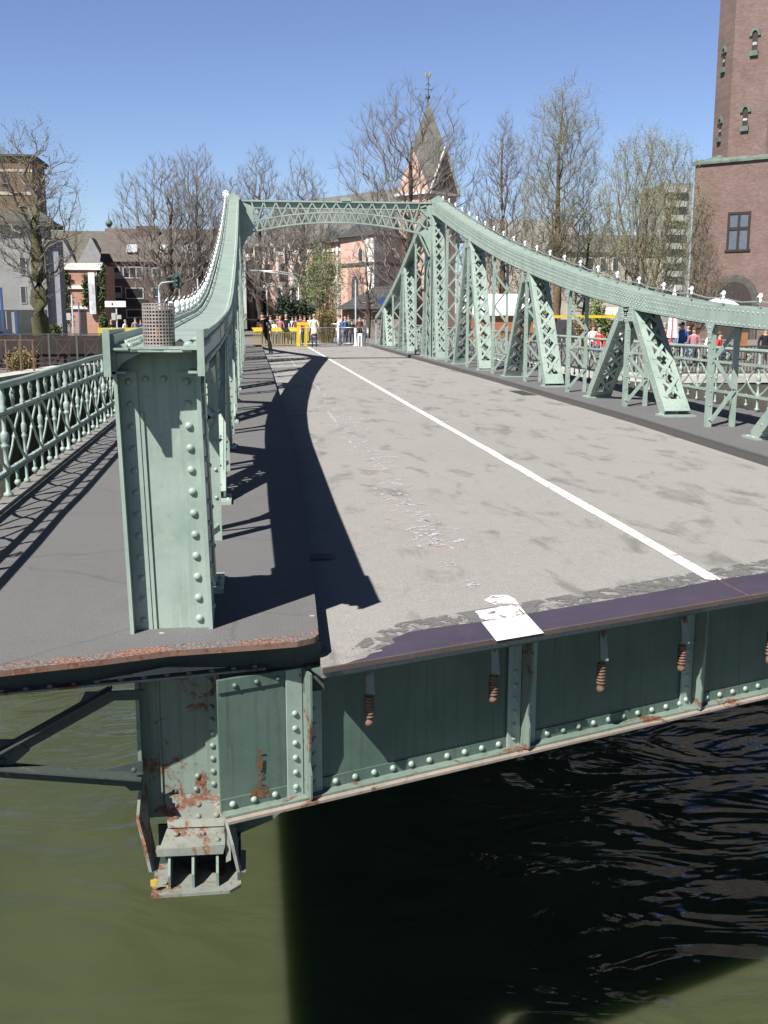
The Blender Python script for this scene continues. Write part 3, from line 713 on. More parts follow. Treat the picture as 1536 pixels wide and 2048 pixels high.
# stiffeners
for px, py0 in ((641, 1450), (1072, 1400), (1412, 1330)):
    xs = fpx(px, py0, WO+.05).x; b = MB()
    for s in (-1, 1):
        b.prism([fp(xs+s*.012, ZB+.012, WO+.0115), fp(xs+s*.10, ZB+.012, WO+.0115), fp(xs+s*.10, -.2, WO+.0115), fp(xs+s*.012, -.2, WO+.0115)][::s], NN*.011)
        for k in range(6): b.rivet(fp(xs+s*.055, ZB+.07+k*.088, WO+.0225), NN, .018, 8)
    prof = [(WO+.012, ZB+.012), (WO+.11, ZB+.012), (WO+.112, ZB+.16), (WO+.09, ZB+.23), (WO+.10, ZB+.33), (WO+.125, ZB+.50), (WO+.125, -.205), (WO+.012, -.205)]
    b.prism([fp(xs-.006, z, o) for o, z in prof], TN*.012, 1)
    b.build('stiffener', [mint, mint_old], girder)
# rusty spring bolts below the plate
SP = [(738, 1345, 1450), (988, 1310, 1403), (1205, 1280, 1382), (1367, 1250, 1340), (1546, 1215, 1325)]
for px, y0, y1 in SP:
    t, q = fpx(px, y0, -.14), fpx(px, y1, -.14); q = V((t.x, t.y, q.z)); L = t.z-q.z; b = MB()
    b.path([t+V((0, 0, .10)), t.lerp(q, .45)], .017, 8); b.prism([t+V((-.02, .03, .06)), t+V((.02, .03, .06)), t+V((.028, -.02, -L*.42)), t+V((-.024, -.02, -L*.38))], (0, -.03, .02), 1)
    prof = []; n = 7; r0 = .030
    for k in range(n): z = -L*(.45+.42*k/n); prof += [(r0, z), (r0, z-.010), (r0*.72, z-.013), (r0*.72, z-L*.42/n+.002)]
    prof += [(.022, -L*.90), (.026, -L*.92), (.026, -L*.99), (.012, -L)]
    b.lathe((t.x, t.y, t.z), prof, 10, 2); b.build('spring_bolt', [rusty, mint_old, rusty], girder)

# ---- substructure below the end post
def P(px, py, Y): return atY(px, py, Y)
YC = 5.74
b = MB()
zt = -.20; x0, x1 = P(287, 1500, YC).x, P(438, 1500, YC).x; zbot = P(350, 1600, YC).z
b.box(x0, x1, YC, YC+.02, zbot-.1, zt)
b.box(x0-.02, x0, YC-.11, YC+.3, zbot-.15, zt); b.box(x1, x1+.018, YC-.10, YC+.3, zbot-.05, zt)
b.box(x1-.075, x1-.001, YC-.0125, YC-.0005, zbot, zt); b.box(x0+.09, x0+.10, YC-.012, YC-.0005, zbot, zt)
for k in range(9): b.rivet((x1-.036, YC-.0125, zt-.09-k*.078), (0, -1, 0), .018, 8)
for (px, py) in ((350, 1582), (393, 1578), (395, 1552), (350, 1582)): b.rivet(P(px, py, YC), (0, -1, 0), .018, 8, 0)
col = _bp(b, 'lower_column', [mint_old], 0)
b = MB(); # heavy bearing bracket, stepping forward towards the camera
q = lambda px, py, Y: P(px, py, Y)
b.prism([q(330, 1593, 5.70), q(448, 1593, 5.70), q(448, 1640, 5.66), q(338, 1640, 5.66)], (0, .03, 0))
b.prism([q(334, 1640, 5.655), q(448, 1636, 5.655), q(450, 1652, 5.63), q(336, 1656, 5.63)], (0, .03, 0))
b.prism([q(334, 1657, 5.64), q(450, 1653, 5.64), q(450, 1690, 5.50), q(318, 1700, 5.50)], (0, .02, -.012))
b.prism([q(312, 1700, 5.495), q(450, 1692, 5.495), q(446, 1708, 5.49), q(308, 1714, 5.49)], (0, .05, 0))
for px, py, Y in ((352, 1610, 5.69), (397, 1608, 5.69), (433, 1610, 5.69), (352, 1634, 5.67), (397, 1632, 5.67), (433, 1630, 5.67), (352, 1668, 5.59), (405, 1668, 5.59), (435, 1680, 5.54)):
    b.rivet(q(px, py, Y), (0, -1, .3), .019, 8)
b.build('bearing_bracket', bear_m, col, 0)
b = MB()   # side cheeks
for px in (276, 452):
    a = [q(px+2, 1565, 5.60), q(px-4, 1640, 5.52), q(px+10, 1690, 5.44), q(px+22, 1745, 5.42), q(px+34, 1745, 5.44)]
    c = [p+V((0, .25, 0)) for p in reversed(a)]
    b.prism(a+c, (.016, 0, 0)); b.build('cheek_plate', bear_m, col); b = MB()
b.prism([q(440, 1470, 5.64), q(446, 1480, 5.64), q(458, 1600, 5.60), q(462, 1720, 5.5), q(452, 1725, 5.5), q(446, 1600, 5.6)], (.0, .03, 0))
b.build('cheek_plate', bear_m, col)
b = MB()   # shoe
z0 = q(390, 1782, 5.45).z
sx0, sx1 = q(302, 1780, 5.42).x, q(482, 1780, 5.42).x
b.prism([(sx0, 5.40, z0), (sx1-.06, 5.40, z0), (sx1, 5.46, z0), (sx1, 5.85, z0), (sx0, 5.85, z0)], (0, 0, .018))
for px in (335, 383, 432): 
    x = q(px, 1740, 5.45).x; b.prism([(x, 5.45, z0+.018), (x, 5.8, z0+.018), (x, 5.8, z0+.22), (x, 5.52, z0+.20), (x, 5.45, z0+.10)], (.014, 0, 0), 1)
b.box(sx0+.02, sx1-.02, 5.74, 5.76, z0+.018, z0+.26, 2); b.box(sx1-.02, sx1, 5.5, 5.8, z0+.018, z0+.16, 2)
b.box(sx0-.002, sx0+.035, 5.43, 5.44, z0+.055, z0+.092, 3)
b.build('shoe_plate', [bear_m, mint_old, under_m, simple('faded_yellow_tag', (.42, .30, .05), .7, .3, 30)], col)
# walkway front beam and bracket struts on the left
b = MB(); yb = 5.35
bl = [(-2.4, 5.15), (x0, 5.56)]
za, zc = q(0, 1400, 5.3).z, -.05
for (xa, ya), (xb2, yb2) in (((-2.2, 5.30), (-1.26, 5.44)), ((-1.26, 5.44), (.05, 5.66))):
    b.prism([(xa, ya, za), (xb2, yb2, za), (xb2, yb2, zc), (xa, ya, zc)], (0, .012, 0))
    b.prism([(xa, ya-.001, za), (xb2, yb2-.001, za), (xb2, yb2-.07, za), (xa, ya-.07, za)], (0, 0, .012), 1)
    L = math.hypot(xb2-xa, yb2-ya); n = int(L/.115)
    for k in range(n): b.rivet((xa+(xb2-xa)*(k+.5)/n, ya+(yb2-ya)*(k+.5)/n-.036, za+.012), (0, 0, 1), .018, 8, 1)
xr = q(455, 1350, 5.42).x
b.prism([(q(180, 1365, 5.36).x, 5.42, za+.035), (xr, 5.49, za+.06), (q(330, 1340, 5.4).x, 5.46, za+.085)], (0, .02, 0), 1)
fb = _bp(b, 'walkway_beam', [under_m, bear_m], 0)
b = MB()
def strut(p, r, w=.085):
    p, r = V(p), V(r); b.beam(p, r, w, .012, (0, 1, 0)); b.beam(p+V((0, -.045, w*.42)), r+V((0, -.045, w*.42)), .010, .09, (0, 1, 0))
strut(q(-60, 1545, 5.5), q(225, 1385, 5.5)); strut(q(-60, 1535, 5.5), q(285, 1560, 5.55))
strut(q(-420, 1480, 5.5), q(-10, 1515, 5.5))
b.prism([q(-40, 1480, 5.49), q(30, 1480, 5.49), q(60, 1500, 5.49), q(20, 1535, 5.49), q(-40, 1535, 5.49)], (0, .012, 0))
b.prism([q(205, 1540, 5.53), q(285, 1522, 5.56), q(285, 1580, 5.56), q(262, 1582, 5.55)], (0, .012, 0)); b.prism([q(170, 1385, 5.49), q(290, 1380, 5.49), q(280, 1400, 5.49), q(200, 1402, 5.49), q(140, 1440, 5.49)], (0, .012, 0))
for px, py in ((215, 1562), (245, 1560), (20, 1500), (5, 1520), (268, 1540)): b.rivet(q(px, py, 5.485), (0, -1, 0), .016, 8)
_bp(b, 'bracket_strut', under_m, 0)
b = MB()  # block under the walkway corner and sloping plate right of the shoe
b.prism([q(607, 1335, 5.6), q(648, 1328, 5.6), q(648, 1380, 5.6), q(607, 1385, 5.6)], (0, .3, 0))
b.build('corner_block', under_m, bridge).location = -BO; b = MB(); b.box(x1+.02, .36, 5.66, 5.68, -.34, -.06); b.build('end_diaphragm', under_m, bridge).location = -BO; b = MB(); b.prism([q(455, 1610, 5.9), q(600, 1590, 5.9), q(545, 1640, 5.9), q(460, 1675, 5.9)], (0, .02, 0))
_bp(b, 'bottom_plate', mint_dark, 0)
# girder panel between column and first stiffener has rust runs
b = MB(); p0 = fpx(520, 1500, WO)
b.prism([fpx(514, 1500, WO+.0125), fpx(526, 1500, WO+.0125), fpx(524, 1560, WO+.0125), fpx(545, 1592, WO+.0125), fpx(492, 1600, WO+.0125), fpx(515, 1570, WO+.0125)], NN*.0015)
b.build('rust_run', worn_paint('rust_stain', (.17, .075, .035), .5, 22), girder)

# ------------------------------------------------------------------ perforated basket on the cap, lights along the chords
pb = P(319, 697, 5.74); bz = 1.566
bk = empty('fire_basket', (pb.x, pb.y, bz), 'perforated steel cylinder with an orange insert standing on the end post cap', 'basket')
b = MB(); rr, hh, NC, NR = .083, .235, 30, 13
def cyl(t, z, r=rr): return (r*math.cos(t), r*math.sin(t), z)
dz = hh/NR; hs = .235
for i in range(NR):
    for j in range(NC):
        t0, t1 = 2*math.pi*j/NC, 2*math.pi*(j+1)/NC; z0, z1 = i*dz, (i+1)*dz; ta, tb = t0+(t1-t0)*hs*.8, t1-(t1-t0)*hs*.8; za2, zb3 = z0+dz*hs, z1-dz*hs
        vs = [cyl(t0, z0), cyl(t1, z0), cyl(t1, z1), cyl(t0, z1), cyl(ta, za2), cyl(tb, za2), cyl(tb, zb3), cyl(ta, zb3)]
        b.add(vs, [(0, 1, 5, 4), (1, 2, 6, 5), (2, 3, 7, 6), (3, 0, 4, 7)])
cage = b.build('cage', metal_cage, bk); sol = cage.modifiers.new('t', 'SOLIDIFY'); sol.thickness = .003
b = MB(); b.lathe((0, 0, 0), [(.076, .0), (.076, .195), (.05, .2), (.01, .2)], 14); b.build('dark_liner', simple('liner_dark_steel', (.03, .027, .025), .8), bk)  # dark liner added to make the inside of the cage dark
b = MB(); b.beam((-.0, -.0785, .06), (.0, -.0785, .105), .013, .004, (1, 0, 0)); b.build('orange_insert', orange_m, bk)
b = MB(); b.box(pb.x+.085, pb.x+.13, pb.y-.04, pb.y+.02, bz+.0, bz+.035); b.path([(pb.x+.09, pb.y-.02, bz+.03), (pb.x+.11, pb.y, bz+.045), (pb.x+.13, pb.y+.05, bz+.02)], .006, 5)
tag(b.build('cable_clamp', iron), 'small dark clamp with a cable lying beside the perforated steel cylinder', 'clamp')

bulb_b = MB(); bulb_b.ball((0, 0, .085), .036, 8, 6, sq=(1, 1, 1.2)); bulb_b.lathe((0, 0, 0), [(.022, 0), (.022, .04), (.016, .05)], 7); bulb_me = bulb_b.mesh('light_bulb', bulb_m)
br_b = MB(); br_b.path([(0, 0, 0), (-.05, 0, .05), (-.06, 0, .13), (-.02, 0, .18)], .008, 5); br_b.box(-.03, .03, -.03, .03, -.012, .0); br_me = br_b.mesh('bulb_holder', galv)
def light_chain(x, y0, y1, step, label, up):
    root = empty('light_chain', (x, y0, top(y0)), label, 'light chain', 'bulb chains along the truss tops'); O = V(root.location)
    b = MB(); pts = []; y = y0; k = 0
    while y <= y1:
        pts.append((x, y, top(y)+up+.02)); pts.append((x, y+step/2, top(y+step/2)+up-.012)); y += step
    b.path([V(p)-O for p in pts], .012, 5); b.build('cable', galv, root)
    y = y0
    while y <= y1:
        h = bpy.data.objects.new('bulb_holder', br_me); COL.objects.link(h); h.parent = root; h.location = V((x, y, top(y)+.006))-O
        o = bpy.data.objects.new('light_bulb', bulb_me); COL.objects.link(o); o.parent = root; o.location = V((x, y, top(y)+up))-O; o.scale = (1, 1, 1.1)
        y += step
light_chain(7.47, 11.2, 41.0, 1.24, 'white bulbs on a cable along the right truss with the brick tower behind it', .06)
light_chain(-.735, 10.4, 41.2, .95, 'white bulbs on a cable along the left truss above the perforated steel cylinder', .01)
b = MB(); c = V((-.74, 41.3, 6.0))
for k in range(9):
    t = k*2*math.pi/9; b.path([c, c+V((math.cos(t)*.09, 0, .13+math.sin(t)*.11))], .01, 5); b.ball(c+V((math.cos(t)*.10, 0, .13+math.sin(t)*.12)), .03, 7, 5)
b.path([c-V((0, 0, .2)), c+V((0, 0, .28))], .018, 6)
tag(b.build('lamp_cluster', bulb_m), 'white star shaped lamp cluster on top of the left portal column', 'lamp')

# ------------------------------------------------------------------ people
skin_c = simple('skin', (.48, .29, .21), .6, .06)
def cloth(name, c): return simple('cloth_'+name, c, .9, .12, 8)
CL = {k: cloth(k, c) for k, c in dict(black=(.012, .012, .014), navy=(.03, .04, .075), white=(.72, .71, .69), cream=(.55, .52, .43), red=(.5, .035, .035), blue=(.05, .12, .32), brown=(.11, .065, .045), grey=(.22, .22, .22), pink=(.34, .15, .18), green=(.1, .16, .09), jeans=(.07, .1, .17), yellow=(.65, .6, .05)).items()}
hair_c = {k: simple('hair_'+k, c, .7, .2, 20) for k, c in dict(dark=(.03, .022, .018), brown=(.09, .055, .03), grey=(.24, .235, .23), blond=(.33, .24, .12)).items()}
def person(loc, h, label, topc, legc, hair='dark', pose='stand', rz=0, coat=False, group=None, arms=None, shoe='black', female=False):
    s = h/1.75
    sk = []  # (x,y,z,rx,ry,tag)
    def add(x, y, z, r, t, r2=None): sk.append((x, y, z, r, r2 or r, t)); return len(sk)-1
    E = []
    sit = pose == 'sit'; dz = -.47 if sit else 0
    lean = V((0, 0, 0))
    if pose == 'lean': lean = V((-.16, 0, -.02))
    def up(x, y, z): k = max(0, (z-.9)/.8); return (x+lean.x*k, y+lean.y*k, z+dz)
    pel = add(*up(0, 0, .95), .150, 't' if coat else 'l', .115)
    wst = add(*up(0, 0, 1.10), .138, 't', .105); chs = add(*up(0, .005, 1.28), .165, 't', .115); uch = add(*up(0, .01, 1.41), .125, 't', .09)
    nk = add(*up(0, -.005, 1.50), .052, 's'); hd = add(*up(0, -.025, 1.585), .074, 's', .088); ht = add(*up(0, -.01, 1.675), .078, 's', .092)
    E += [(pel, wst), (wst, chs), (chs, uch), (uch, nk), (nk, hd), (hd, ht)]
    A = arms or [((.25, .03, 1.14), (.24, -.10, .93)), ((-.25, .03, 1.14), (-.24, -.10, .93))]
    for sx, (el, wr) in zip((1, -1), A):
        a = add(*up(sx*.175, .01, 1.40), .066, 't'); e = add(*up(*el), .050, 't'); w = add(*up(*wr), .036, 't')
        d = (V(wr)-V(el)).normalized(); hp = V(wr)+d*.07; ff = V(wr)+d*.15
        hnd = add(*up(*hp), .034, 's', .022); E += [(uch, a), (a, e), (e, w), (w, hnd)]
        side = d.cross(V((0, 1, 0))); side = side.normalized() if side.length > .1 else V((1, 0, 0))
        for q in (-1.2, -.4, .4, 1.2):
            f = add(*up(*(ff+side*.016*q-d*.012*abs(q))), .008, 's'); E.append((hnd, f))
        th = add(*up(*(hp+side*.045*-sx+d*.02)), .010, 's'); E.append((hnd, th))
    for sx in (1, -1):
        hp = add(*up(sx*.088, 0, .88), .092, 't' if coat else 'l')
        if sit:
            kn = add(sx*.11, -.42, .50, .068, 'l'); an = add(sx*.11, -.40, .09, .045, 'l'); to = add(sx*.12, -.55, .04, .042, 'f')
        elif pose == 'lean':
            dxx = (-.02, .17)[sx < 0]
            kn = add(.10+dxx*.8+(.04 if sx > 0 else -.06), -.05, .50, .066, 'l'); an = add(.16+dxx*.5, (.02, -.03)[sx < 0], .09, .045, 'l'); to = add(.17+dxx*.6, -.14, .04, .042, 'f')
        elif pose == 'walk':
            kn = add(sx*.09, -.10*sx-.02, .5, .066, 'l'); an = add(sx*.09, -.17*sx+.06, .09 if sx > 0 else .13, .045, 'l'); to = add(sx*.10, -.17*sx-.07, .04 if sx > 0 else .07, .042, 'f')
        else:
            kn = add(sx*.098, -.012, .49, .066, 'l'); an = add(sx*.10, .02, .09, .045, 'l'); to = add(sx*.115, -.13, .04, .042, 'f')
        E += [(pel, hp), (hp, kn), (kn, an), (an, to)]
    if coat and not sit:
        c1 = add(*up(0, .0, .70), .165, 't', .13); c2 = add(*up(0, .0, .50), .175, 't', .14); E += [(pel, c1), (c1, c2)]
    me = bpy.data.meshes.new('person_skeleton'); me.from_pydata([(x*s, y*s, z*s) for x, y, z, *_ in sk], E, []); 
    tmp = bpy.data.objects.new('person_tmp', me); COL.objects.link(tmp)
    md = tmp.modifiers.new('skin', 'SKIN'); md.use_smooth_shade = True; ss = tmp.modifiers.new('sub', 'SUBSURF'); ss.levels = 1; ss.render_levels = 1
    for i, v in enumerate(me.skin_vertices[0].data): v.radius = (sk[i][3]*s, sk[i][4]*s); v.use_root = (i == 0)
    dg = bpy.context.evaluated_depsgraph_get(); dg.update(); ev = tmp.evaluated_get(dg); nm = bpy.data.meshes.new_from_object(ev); nm.name = 'person'
    bpy.data.objects.remove(tmp)
    mats = [CL[topc], CL[legc], skin_c, CL[shoe]]; nm.materials.clear()
    for m in mats: nm.materials.append(m)
    ti = {'t': 0, 'l': 1, 's': 2, 'f': 3}
    segs = [(V(sk[a][:3])*s, V(sk[c][:3])*s, ti[sk[a][5]], ti[sk[c][5]]) for a, c in E]
    for p in nm.polygons:
        best = None
        for a, c, ta, tc in segs:
            d = c-a; t = max(0, min(1, (p.center-a).dot(d)/max(1e-9, d.length_squared))); dist = (p.center-(a+d*t)).length
            if best is None or dist < best[0]: best = (dist, ta if t < .5 else tc)
        p.material_index = best[1]; p.use_smooth = True
    o = bpy.data.objects.new('person', nm); COL.objects.link(o); o.location = loc; o.rotation_euler = (0, 0, rz)
    tag(o, label, 'person', group)
    hb = MB(); hc = V(up(0, -.008, 1.665))*s
    hb.ball(hc+V((0, .018, .022))*s, .098*s, 10, 7, sq=(.92, 1.05, 1.0))
    if female: hb.ball(hc+V((0, .05, -.08))*s, .085*s, 8, 6, sq=(1, .7, 1.3))
    hb.build('hair', hair_c[hair], o)
    fb2 = MB(); fc = V(up(0, -.115, 1.60))*s
    fb2.ball(fc+V((0, -.006, 0))*s, .016*s, 6, 4, sq=(.8, 1, 1.3)); fb2.ball(fc+V((.035, .008, .035))*s, .009*s, 5, 4, 1); fb2.ball(fc+V((-.035, .008, .035))*s, .009*s, 5, 4, 1); fb2.ball(fc+V((0, .006, -.045))*s, .02*s, 6, 4, 2, sq=(1.1, .4, .3))
    fb2.build('face', [skin_c, CL['black'], CL['pink']], o)
    return o
GS = -.13
# man leaning on the left portal column
pm = atZ(535, 708, 0)
person((pm.x-.05, pm.y, .0), 1.78, 'dark clad man leaning with one arm against the left bridge column', 'black', 'black', 'dark', 'lean', R(-10), arms=[((.27, .0, 1.15), (.22, -.12, .98)), ((-.45, -.02, 1.42), (-.70, -.02, 1.45))])
def crowd(px, ytop, Y, label, topc, legc, **k):
    g = k.pop('z', GS); p = atY(px, ytop, Y); return person((p.x, Y, g), max(1.45, min(1.9, p.z-g)), label, topc, legc, **k)
GA = 'people watching behind the barrier'
pw = crowd(628, 629, 59.3, 'person in a long cream coat standing in front of the grey crowd fence', 'cream', 'navy', hair='grey', rz=R(180), coat=True)
cr = [(541, 631, 63.4, 'person in grey behind the yellow barrier beside the leaning man', 'grey', 'navy', 'brown'),
 (548, 641, 62.6, 'person in a white top at the yellow barrier, nearest the leaning man', 'white', 'jeans', 'dark'),
 (555, 629, 63.6, 'tall person in brown behind the black stripe of the yellow barrier', 'brown', 'black', 'dark'),
 (560, 633, 62.5, 'person in a pale pink top leaning on the striped yellow board', 'pink', 'jeans', 'blond'),
 (572, 629, 62.7, 'white haired person in a black coat behind the yellow barrier', 'black', 'navy', 'grey'),
 (592, 633, 62.7, 'person in a brown jacket leaning over the yellow barrier', 'brown', 'jeans', 'brown'),
 (601, 630, 63.5, 'person in navy with white lapels behind the yellow barrier near the lamp post', 'navy', 'black', 'dark'),
 (609, 632, 62.6, 'person in a red top at the right end of the yellow barrier', 'red', 'navy', 'brown'),
 (620, 631, 63.4, 'person in white half hidden behind the person in the cream coat', 'white', 'navy', 'brown')]
for px, yt, Y, lb, tc, lc, hr in cr: crowd(px, yt, Y, lb, tc, lc, hair=hr, group=GA, rz=R(random.uniform(-25, 25)))
crowd(679, 630, 62.6, 'person in a white jacket with one arm raised behind the crowd fence', 'white', 'jeans', hair='brown', group=GA, rz=R(-70), arms=[((.22, -.22, 1.22), (.16, -.46, 1.24)), ((-.25, .03, 1.14), (-.24, -.1, .93))])
crowd(704, 640, 63.2, 'person in black between the white jacket and the brown jacket behind the fence', 'black', 'navy', hair='dark', group=GA)
crowd(719, 632, 62.4, 'person in a dark brown jacket at the right end of the crowd fence', 'brown', 'black', hair='dark', group=GA, rz=R(20))
crowd(727, 640, 64.5, 'person in grey behind the person in the dark brown jacket', 'grey', 'jeans', hair='grey', group=GA)
crowd(585, 633, 64.2, 'person in white between the black coat and the brown jacket behind the barrier', 'white', 'jeans', hair='dark', group=GA)
crowd(690, 634, 63.8, 'person in blue right of the raised arm behind the crowd fence', 'blue', 'jeans', hair='blond', group=GA, rz=R(30))
crowd(697, 631, 64.6, 'tall person in green behind the fence, left of the slim mast', 'green', 'navy', hair='brown', group=GA, rz=R(-15))
crowd(527, 640, 63.0, 'person in red seen left of the leaning man behind the barrier', 'red', 'navy', hair='dark', group=GA)
# three people by the left bank, beyond the perforated cylinder
GL = 'people at the yellow barrier on the left bank'
for px, yt, lb, tc, hr, rz in ((222, 640, 'person in black beside the sign pole on the left bank', 'black', 'blond', 0), (250, 640, 'person in white bending forward on the left bank', 'white', 'grey', 60), (270, 636, 'person in a grey shirt in front of the row of dark windows', 'grey', 'brown', 30), (281, 640, 'person in navy half hidden by the perforated steel cylinder', 'navy', 'brown', 0)):
    crowd(px, yt, 66, lb, tc, 'navy', hair=hr, group=GL, rz=R(rz))

# ------------------------------------------------------------------ barriers at the bridge end
yb_ = empty('yellow_barrier', (atY(556, 690, 61.6).x, 61.6, GS), 'yellow railing barrier with black striped top board across the road', 'barrier')
def rel(o, mb, name, mats, **k):
    return mb.build(name, mats, o) if not k else mb.build(name, mats, o, **k)
def loc_of(root, p): return V(p)-root.location
xa, xb2 = atY(508, 690, 61.6).x, atY(600, 690, 61.6).x; ox = yb_.location.x
b = MB(); n = 26
for z in (.08, .78): b.box(xa-ox, xb2-ox, -.025, .025, z-.025, z+.025)
for k in range(n): x = xa+(xb2-xa)*k/(n-1)-ox; b.box(x-.016, x+.016, -.012, .012, .1, .76)
b.build('bar_panel', simple('ochre_yellow_bars', (.28, .21, .05), .6), yb_)
b = MB(); x = xa-ox; k = 0
while x < xb2-ox-.05:
    w = min(.62 if k % 2 == 0 else .42, xb2-ox-x); b.prism([(x, -.06, .84), (x+w, -.06, .84), (x+w-.12, -.03, 1.06), (x-.12, -.03, 1.06)], (0, .03, 0), k % 2); x += w+.001; k += 1
b.build('striped_board', [yellow, black_paint], yb_)
b = MB()
for px in (598, 613):
    x = atY(px, 690, 61.6).x-ox; b.prism([(x-.14, -.1, 0), (x+.14, -.1, 0), (x+.10, -.1, 1.2), (x-.10, -.1, 1.2)], (0, .2, 0))
b.box(atY(594, 690, 61.6).x-ox, atY(617, 690, 61.6).x-ox, -.11, .11, 1.19, 1.36); b.build('end_frame', yellow, yb_)
def crowd_fence(px0, px1, Y, label):
    x0, x1 = atY(px0, 690, Y).x, atY(px1, 690, Y).x; o = empty('crowd_fence', ((x0+x1)/2, Y, GS), label, 'crowd fence', 'grey crowd fences')
    w = (x1-x0)/2; b = MB()
    for z in (.16, 1.05): b.path([(-w, 0, z), (w, 0, z)], .024, 6)
    for s in (-1, 1): b.path([(s*w, 0, .02), (s*w, 0, 1.05)], .024, 6)
    b.build('frame', galv, o); b = MB(); n = int(2*w/.13)
    for k in range(1, n): b.path([(-w+2*w*k/n, 0, .16), (-w+2*w*k/n, 0, 1.05)], .012, 5)
    b.build('bars', iron, o); b = MB()
    for s in (-1, 1): b.beam((s*w*.85, -.3, .03), (s*w*.85, .3, .03), .05, .03); b.beam((s*w*.85, 0, .03), (s*w*.85, 0, .2), .04, .03, (0, 1, 0))
    b.build('foot', galv, o)
crowd_fence(601, 676, 61.0, 'grey steel crowd fence with thin bars beside the yellow barrier')
crowd_fence(678, 736, 61.2, 'grey steel crowd fence reaching the right truss end')
b = MB(); x = atY(676.5, 690, 61).x; b.path([(x, 60.95, GS), (x, 60.95, 1.0)], .05, 8); b.ball((x, 60.95, 1.02), .07)
tag(b.build('bollard', white_p), 'white bollard between the two grey crowd fences', 'bollard')
b = MB(); x = atY(711, 690, 60.8).x
b.lathe((x, 60.8, GS), [(.13, 0), (.13, .05), (.07, .08), (.06, .75), (.08, .8), (.08, .98), (.02, 1.02)], 10); b.box(x+.12, x+.2, 60.78, 60.82, GS, .45); b.box(x+.3, x+.38, 60.78, 60.82, GS, .45); b.box(x+.12, x+.38, 60.78, 60.82, .45, .6)
tag(b.build('marker_post', white_p), 'white marker posts standing in front of the crowd fence at the kerb', 'marker post')

# ------------------------------------------------------------------ street furniture
def pole_with_arm(name, px, ybase, ytop, Y, r, mat, label, cat, arm=None, head=None):
    p = atY(px, ytop, Y); b = MB(); o = empty(name, (p.x, Y, GZ), label, cat)
    b.path([(0, 0, 0), (0, 0, .5), (0, 0, p.z-GZ)], [r*1.5, r, r*.8], 8); b.build('pole', mat, o); return o, p
o, p = pole_with_arm('street_lamp', 597, 650, 566, 84, .085, galv, 'grey street lamp with a long curved double arm above the crowd', 'street lamp')
h = p.z-GZ; b = MB()
ax = atY(514, 541, 84); d = ax-V((p.x, 84, GZ))
for off in (0, -.14):
    b.path([(0, 0, h-.3), (-.12, 0, h+.35+off), (-.7, 0, h+.75+off), (-1.6, 0, h+.88+off), (d.x, 0, d.z)], [.07, .065, .06, .05, .045], 7)
b.build('arm', galv, o); b = MB(); b.box(d.x-.5, d.x+.1, -.1, .1, d.z-.05, d.z+.06); b.build('lamp_head', galv, o)
o, p = pole_with_arm('mast', 711, 650, 563, 76, .06, pole_grey, 'slim blue grey mast in front of the church window', 'mast')
b = MB(); b.lathe((0, 0, p.z-GZ-.02), [(.06, 0), (.09, .03), (.02, .1)], 8); b.build('cap', pole_grey, o)
o, p = pole_with_arm('traffic_light', 318, 660, 580, 66, .075, teal_pole, 'teal traffic light whose arm bends right above the perforated cylinder', 'traffic light')
h = p.z-GZ; e = atY(350, 563, 66); b = MB(); b.path([(0, 0, h-.2), (.03, 0, h+.25), (.18, 0, h+.42), (e.x-p.x, 0, e.z-GZ)], .06, 7); b.build('arm', teal_pole, o)
b = MB(); hx, hz = e.x-p.x+.12, e.z-GZ; b.box(hx-.16, hx+.16, -.12, .12, hz-.38, hz+.42); 
for k in range(3): b.lathe((hx, -.12, hz-.25+k*.26), [(.1, 0), (.1, .12)], 10, axis=Matrix.Rotation(R(90), 3, 'X'))
b.build('signal_head', simple('dark_green_housing', (.02, .06, .055), .5), o)
def sign_pole(px, ytop, Y, mat, r, label, board=None, bm=None, round_=None, cat='sign pole', name='sign_pole'):
    o, p = pole_with_arm(name, px, 0, ytop, Y, r, mat, label, cat)
    if board:
        a, c = atY(board[0], board[1], Y), atY(board[2], board[3], Y); b = MB(); b.box(a.x-p.x, c.x-p.x, -.11, -.07, c.z-GZ, a.z-GZ); b.build('sign_board', bm, o)
    if round_:
        q = atY(round_[0], round_[1], Y); b = MB(); b.lathe((q.x-p.x, -.08, q.z-GZ), [(round_[2], 0), (round_[2], .03)], 18, 0, False, axis=Matrix.Rotation(R(90), 3, 'X')); b.build('sign_disc', bm, o)
    return o
sb = sign_pole(232, 602, 68, pole_grey, .055, 'grey pole carrying a wide white signboard and small plates', (210, 602, 252, 614), white_p)
b = MB(); px_ = sb.location.x
for (x0, y0, x1, y1) in ((223, 626, 232, 640), (234, 630, 243, 638)):
    a, c = atY(x0, y0, 68), atY(x1, y1, 68); b.box(a.x-px_, c.x-px_, -.10, -.07, c.z-GZ, a.z-GZ)
b.build('small_plate', frame_mid, sb)
b = MB(); a = atY(225, 608, 68); b.ball((a.x-px_, -.12, a.z-GZ), .06, 6, 4, sq=(1, .3, 1.3)); b.build('emblem', frame_d, sb)
sign_pole(143, 590, 70, pole_grey, .06, 'pale blue pole with a square grey sign in front of the white trimmed house', (133, 626, 142, 640), frame_mid)
sign_pole(157, 605, 73, blue_p, .06, 'blue pole standing against the doorway of the white trimmed house')
sign_pole(83, 630, 62, teal_pole, .05, 'pole with a round grey sign seen from behind beside the ivy trunk', None, frame_mid, (83, 640, .33))
sign_pole(766, 594, 69, galv, .045, 'pole with a round blue sign next to the right truss', None, blue_p, (766, 603, .30))
sign_pole(395, 558, 80, pole_grey, .06, 'slim pole rising between the bare trees behind the left truss')
sh = empty('advert_stand', (atY(15, 660, 58).x, 58, GZ), 'blue framed advertising stand with pale grey panels at the left edge', 'advert stand')
